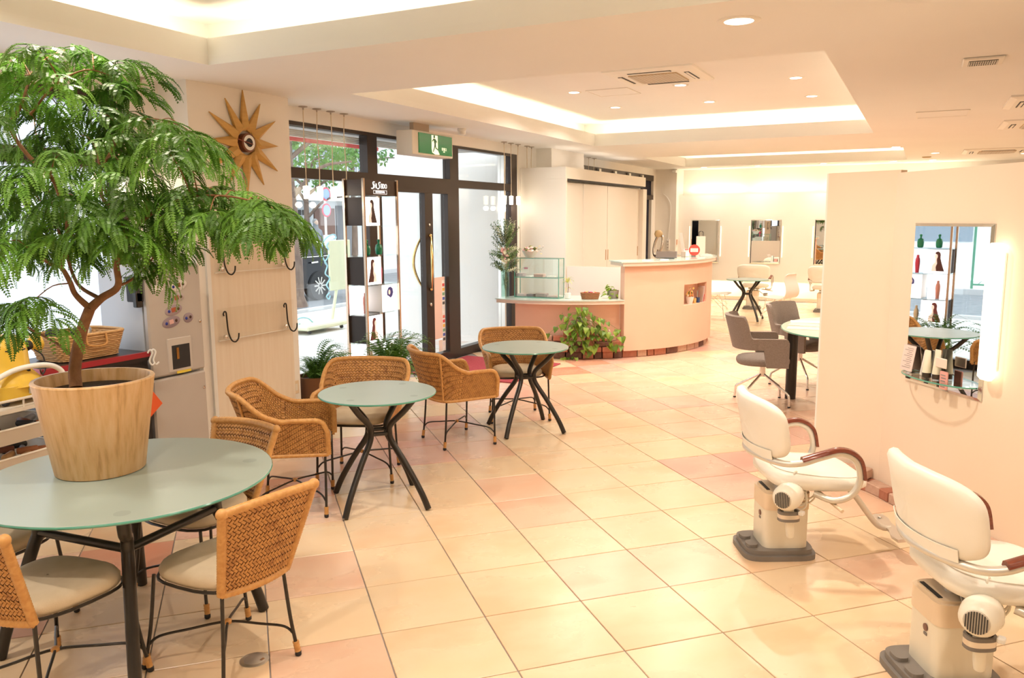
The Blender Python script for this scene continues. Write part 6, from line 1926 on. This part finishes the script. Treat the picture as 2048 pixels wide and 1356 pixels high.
# parked car
car = empty('parked_car', (-13.0, 12.85, -.10), 0, 'black parked car outside the shop window', 'car')
m_car = M('car_black', (.008, .009, .014), .12, .0, .28)
m_cgl = M('car_glass', (.015, .02, .03), .05, 0, .4)
prof = [(2.40, .30), (2.42, .62), (2.34, .92), (2.10, 1.02), (1.75, 1.28), (1.35, 1.40), (.2, 1.43), (-.55, 1.36), (-1.25, .98), (-2.0, .88), (-2.30, .72), (-2.36, .40), (-2.2, .28)]
def loft(pr, hw, zin):
    b = MB()
    n = len(pr)
    L = []
    for s, w_ in ((-1, 1), (-1, 1.0), (1, 1.0), (1, 1)): pass
    vs = []
    for sx in (-.86, -.80, .80, .86):
        for (y, z) in pr:
            k = 1.0 if z < .95 else 1.0 - .16 * (z - .95) / .5
            yy = y * (1 if abs(sx) < .83 else .985)
            vs.append((sx * k, yy, z if abs(sx) < .83 else z * .99 + .003))
    fs = []
    for r in range(3):
        for i in range(n):
            j = (i + 1) % n
            fs.append((r * n + i, r * n + j, (r + 1) * n + j, (r + 1) * n + i))
    fs.append(tuple(range(n))); fs.append(tuple(range(3 * n, 4 * n))[::-1])
    return b.add(vs, fs)
loft(prof, .86, 0).build('body', m_car, car, 35)
def sidew(poly, nm, m2, off=.008, s=1):
    def fn_(p):
        k = 1.0 if p.y < .95 else 1.0 - .16 * (p.y - .95) / .5
        return V((s * (.86 * k + off + p.z), p.x, p.y))
    MB().prism(poly, 0, .006, fn_).build(nm, m2, car)
sidew([(-1.05, .99), (-.52, 1.30), (.30, 1.365), (.30, .99)], 'side_window', m_cgl)
sidew([(.36, .99), (.36, 1.365), (1.25, 1.335), (1.48, 1.18), (1.55, 1.02)], 'side_window', m_cgl)
sidew([(1.60, 1.03), (1.52, 1.2), (1.70, 1.16), (1.98, 1.03)], 'side_window', m_cgl)
sidew([(-1.2, .955), (2.0, .985), (2.0, 1.0), (-1.2, .975)], 'chrome_strip', m_chrome, .012)
sidew([(-.5, 1.39), (1.3, 1.375), (1.75, 1.24), (1.78, 1.27), (1.33, 1.41), (-.5, 1.425)], 'roof_trim', m_chrome, .012)
for y in (.12, 1.25): sidew([(y, .84), (y + .22, .85), (y + .22, .88), (y, .87)], 'door_handle', m_chrome, .02)
for y in (-1.45, 1.48):
    for s in (-1, 1):
        wh = empty('wheel', (s * .80, y, .33)); wh.parent = car
        R = Matrix.Rotation(pi / 2, 3, 'Y')
        MB().lathe([(.20, -.10), (.32, -.10), (.335, -.06), (.335, .06), (.32, .10), (.20, .10)], 30, (0, 0, 0), R).build('tyre', m_blackm, wh, True)
        for k in range(10):
            a = k * pi / 5
            MB().bar((s * .105, .04 * cos(a), .04 * sin(a)), (s * .105, .20 * cos(a), .20 * sin(a)), .02, .03).build('spoke', m_alu, wh)
MB().bx(-.8, .8, 2.38, 2.42, .55, .72).build('tail_light', M('tail_red', (.5, .02, .02), .2), car)
# traffic sign pole
sg = empty('traffic_sign', (-15.9, 19.2, 0), 0, 'white pole with two round no parking signs', 'sign')
MB().tube([(0, 0, 0), (0, 0, 2.75)], .035, 10).build('pole', m_white, sg, True)
RYm = Matrix.Rotation(pi / 2, 3, 'Y')
for z in (2.45, 1.98):
    d = MB().lathe([(.20, 0), (.20, .02)], 28, (.04, 0, z), RYm).build('round_plate', M('sign_plate_red', (.75, .08, .12), .5), sg)
    MB().lathe([(.155, .0), (.155, .01)], 26, (.057, 0, z), RYm).build('plate_field', M('sign_plate_blue', (.30, .42, .72), .5), d)
MB().bx(-.06, .1, -.05, .32, .75, 1.25).build('notice_box', m_white, sg)
# passer-by: one continuous body
pe = empty('person', (-17.6, 20.75, 0), radians(-10), 'distant person in a grey top standing across the street holding a dark bag', 'person')
def skin_body(parts_, nm, m2, par):
    vs, ed, rd = [], [], []
    for p, r, prev in parts_:
        vs.append(p); rd.append(r)
        if prev is not None: ed.append((prev, len(vs) - 1))
    me = bpy.data.meshes.new(nm); me.from_pydata(vs, ed, [])
    o_ = bpy.data.objects.new(nm, me); col.objects.link(o_)
    md = o_.modifiers.new('skin', 'SKIN'); md.use_smooth_shade = True
    for i, sv in enumerate(me.skin_vertices[0].data): sv.radius = (rd[i], rd[i]); sv.use_root = (i == 0)
    o_.modifiers.new('sub', 'SUBSURF').levels = 1
    dg = bpy.context.evaluated_depsgraph_get()
    m3 = bpy.data.meshes.new_from_object(o_.evaluated_get(dg))
    bpy.data.objects.remove(o_)
    m3.materials.clear(); m3.materials.append(m2)
    return inst(nm, m3, par)
body = [((0, 0, .88), .14, None), ((0, 0, 1.08), .13, 0), ((0, 0, 1.30), .16, 1), ((0, 0, 1.42), .07, 2), ((0, 0, 1.55), .10, 3), ((0, 0, 1.63), .09, 4),
        ((0, .19, 1.34), .06, 2), ((.02, .24, 1.10), .05, 6), ((.18, .14, .98), .04, 7), ((0, -.19, 1.34), .06, 2), ((.02, -.24, 1.10), .05, 9), ((.18, -.12, .98), .04, 10),
        ((0, .09, .80), .10, 0), ((.02, .10, .45), .07, 12), ((0, .10, .08), .05, 13), ((.10, .11, .05), .045, 14), ((0, -.09, .80), .10, 0), ((.02, -.10, .45), .07, 16), ((0, -.10, .08), .05, 17), ((.10, -.11, .05), .045, 18)]
skin_body(body, 'body', M('passer_grey', (.25, .27, .30), .8), pe)
MB().ball((.015, 0, 1.60), (.085, .075, .105), 14, 10).build('face', M('passer_skin', (.70, .50, .40), .6), pe, True)
MB().ball((-.02, 0, 1.64), (.095, .085, .10), 14, 10).build('hair', M('passer_hair', (.35, .33, .33), .7), pe, True)
for s in (-1, 1):
    for k in range(5): MB().tube([(.20, s * .11 + (k - 2) * .012, .98), (.25 - abs(k - 2) * .006, s * .09 + (k - 2) * .012, .965), (.27 - abs(k - 2) * .01, s * .06 + (k - 2) * .01, .95)], .008, 6).build('finger', MATS['passer_skin'], pe, True)
MB().box((.24, 0, .93), (.10, .20, .06), 0, .02).build('hand_bag', m_blackm, None, loc=(-17.6, 20.75, 0), rz=radians(-10), label='dark flat bag held by the distant person', cat='bag')
# wheeled sign board
sb = empty('sign_board', (-8.4, 9.75, -.0), radians(0), 'pale yellow street sign board with blue scroll ironwork', 'sign board')
m_pale = M('pale_yellow', (.72, .72, .50), .6)
m_iron = M('iron_blue', (.32, .58, .68), .5)
MB().box((0, 0, .09), (.62, .95, .07), 0, .02).build('base', m_pale, sb)
for (x, y) in ((-.25, -.38), (.25, -.38), (-.25, .38), (.25, .38)): MB().lathe([(.028, -.015), (.028, .015)], 12, (x, y, .028), Matrix.Rotation(pi / 2, 3, 'X')).build('caster', m_blackm, sb)
MB().box((0, .70, .98), (.05, .52, .80), 0, .01).build('panel', m_pale, sb)
MB().tube([(0, .46, .12), (0, .60, .6)], .025, 8).build('post', m_pale, sb)
def scroll(pts): MB().tube(catmull([(x, y + (.42 if z > .4 else 0), z) for x, y, z in pts], 6), .011, 6).build('scroll', m_iron, sb, True)
scroll([(0, .0, .12), (0, -.12, .2), (0, -.3, .22), (0, -.42, .15), (0, -.36, .10), (0, -.3, .14)])
scroll([(0, .0, .60), (0, -.06, .68), (0, .02, .78), (0, -.08, .86), (0, -.03, .98), (0, -.1, 1.08), (0, -.16, 1.2), (0, -.1, 1.36), (0, .02, 1.44), (0, .16, 1.47), (0, .22, 1.42), (0, .16, 1.40)])
scroll([(0, -.02, .98), (0, -.08, 1.04), (0, -.02, 1.1), (0, .04, 1.2), (0, -.02, 1.3), (0, .1, 1.38), (0, .22, 1.34)])
scroll([(0, .0, .55), (0, -.07, .5), (0, -.02, .45), (0, .02, .5)])
# white van shape and red parasol seen in the mirror
vn = empty('white_sign_panel', (-15.6, 4.2, 0), 0, 'white notice panels by the green fence, seen in the mirror', 'panel')
MB().bx(0, .05, -.6, .3, .2, 1.3).build('panel', m_white, vn)
for y in (-.55, .25): MB().bx(0, .05, y - .04, y + .04, 0, 1.6).build('post', m_white, vn)
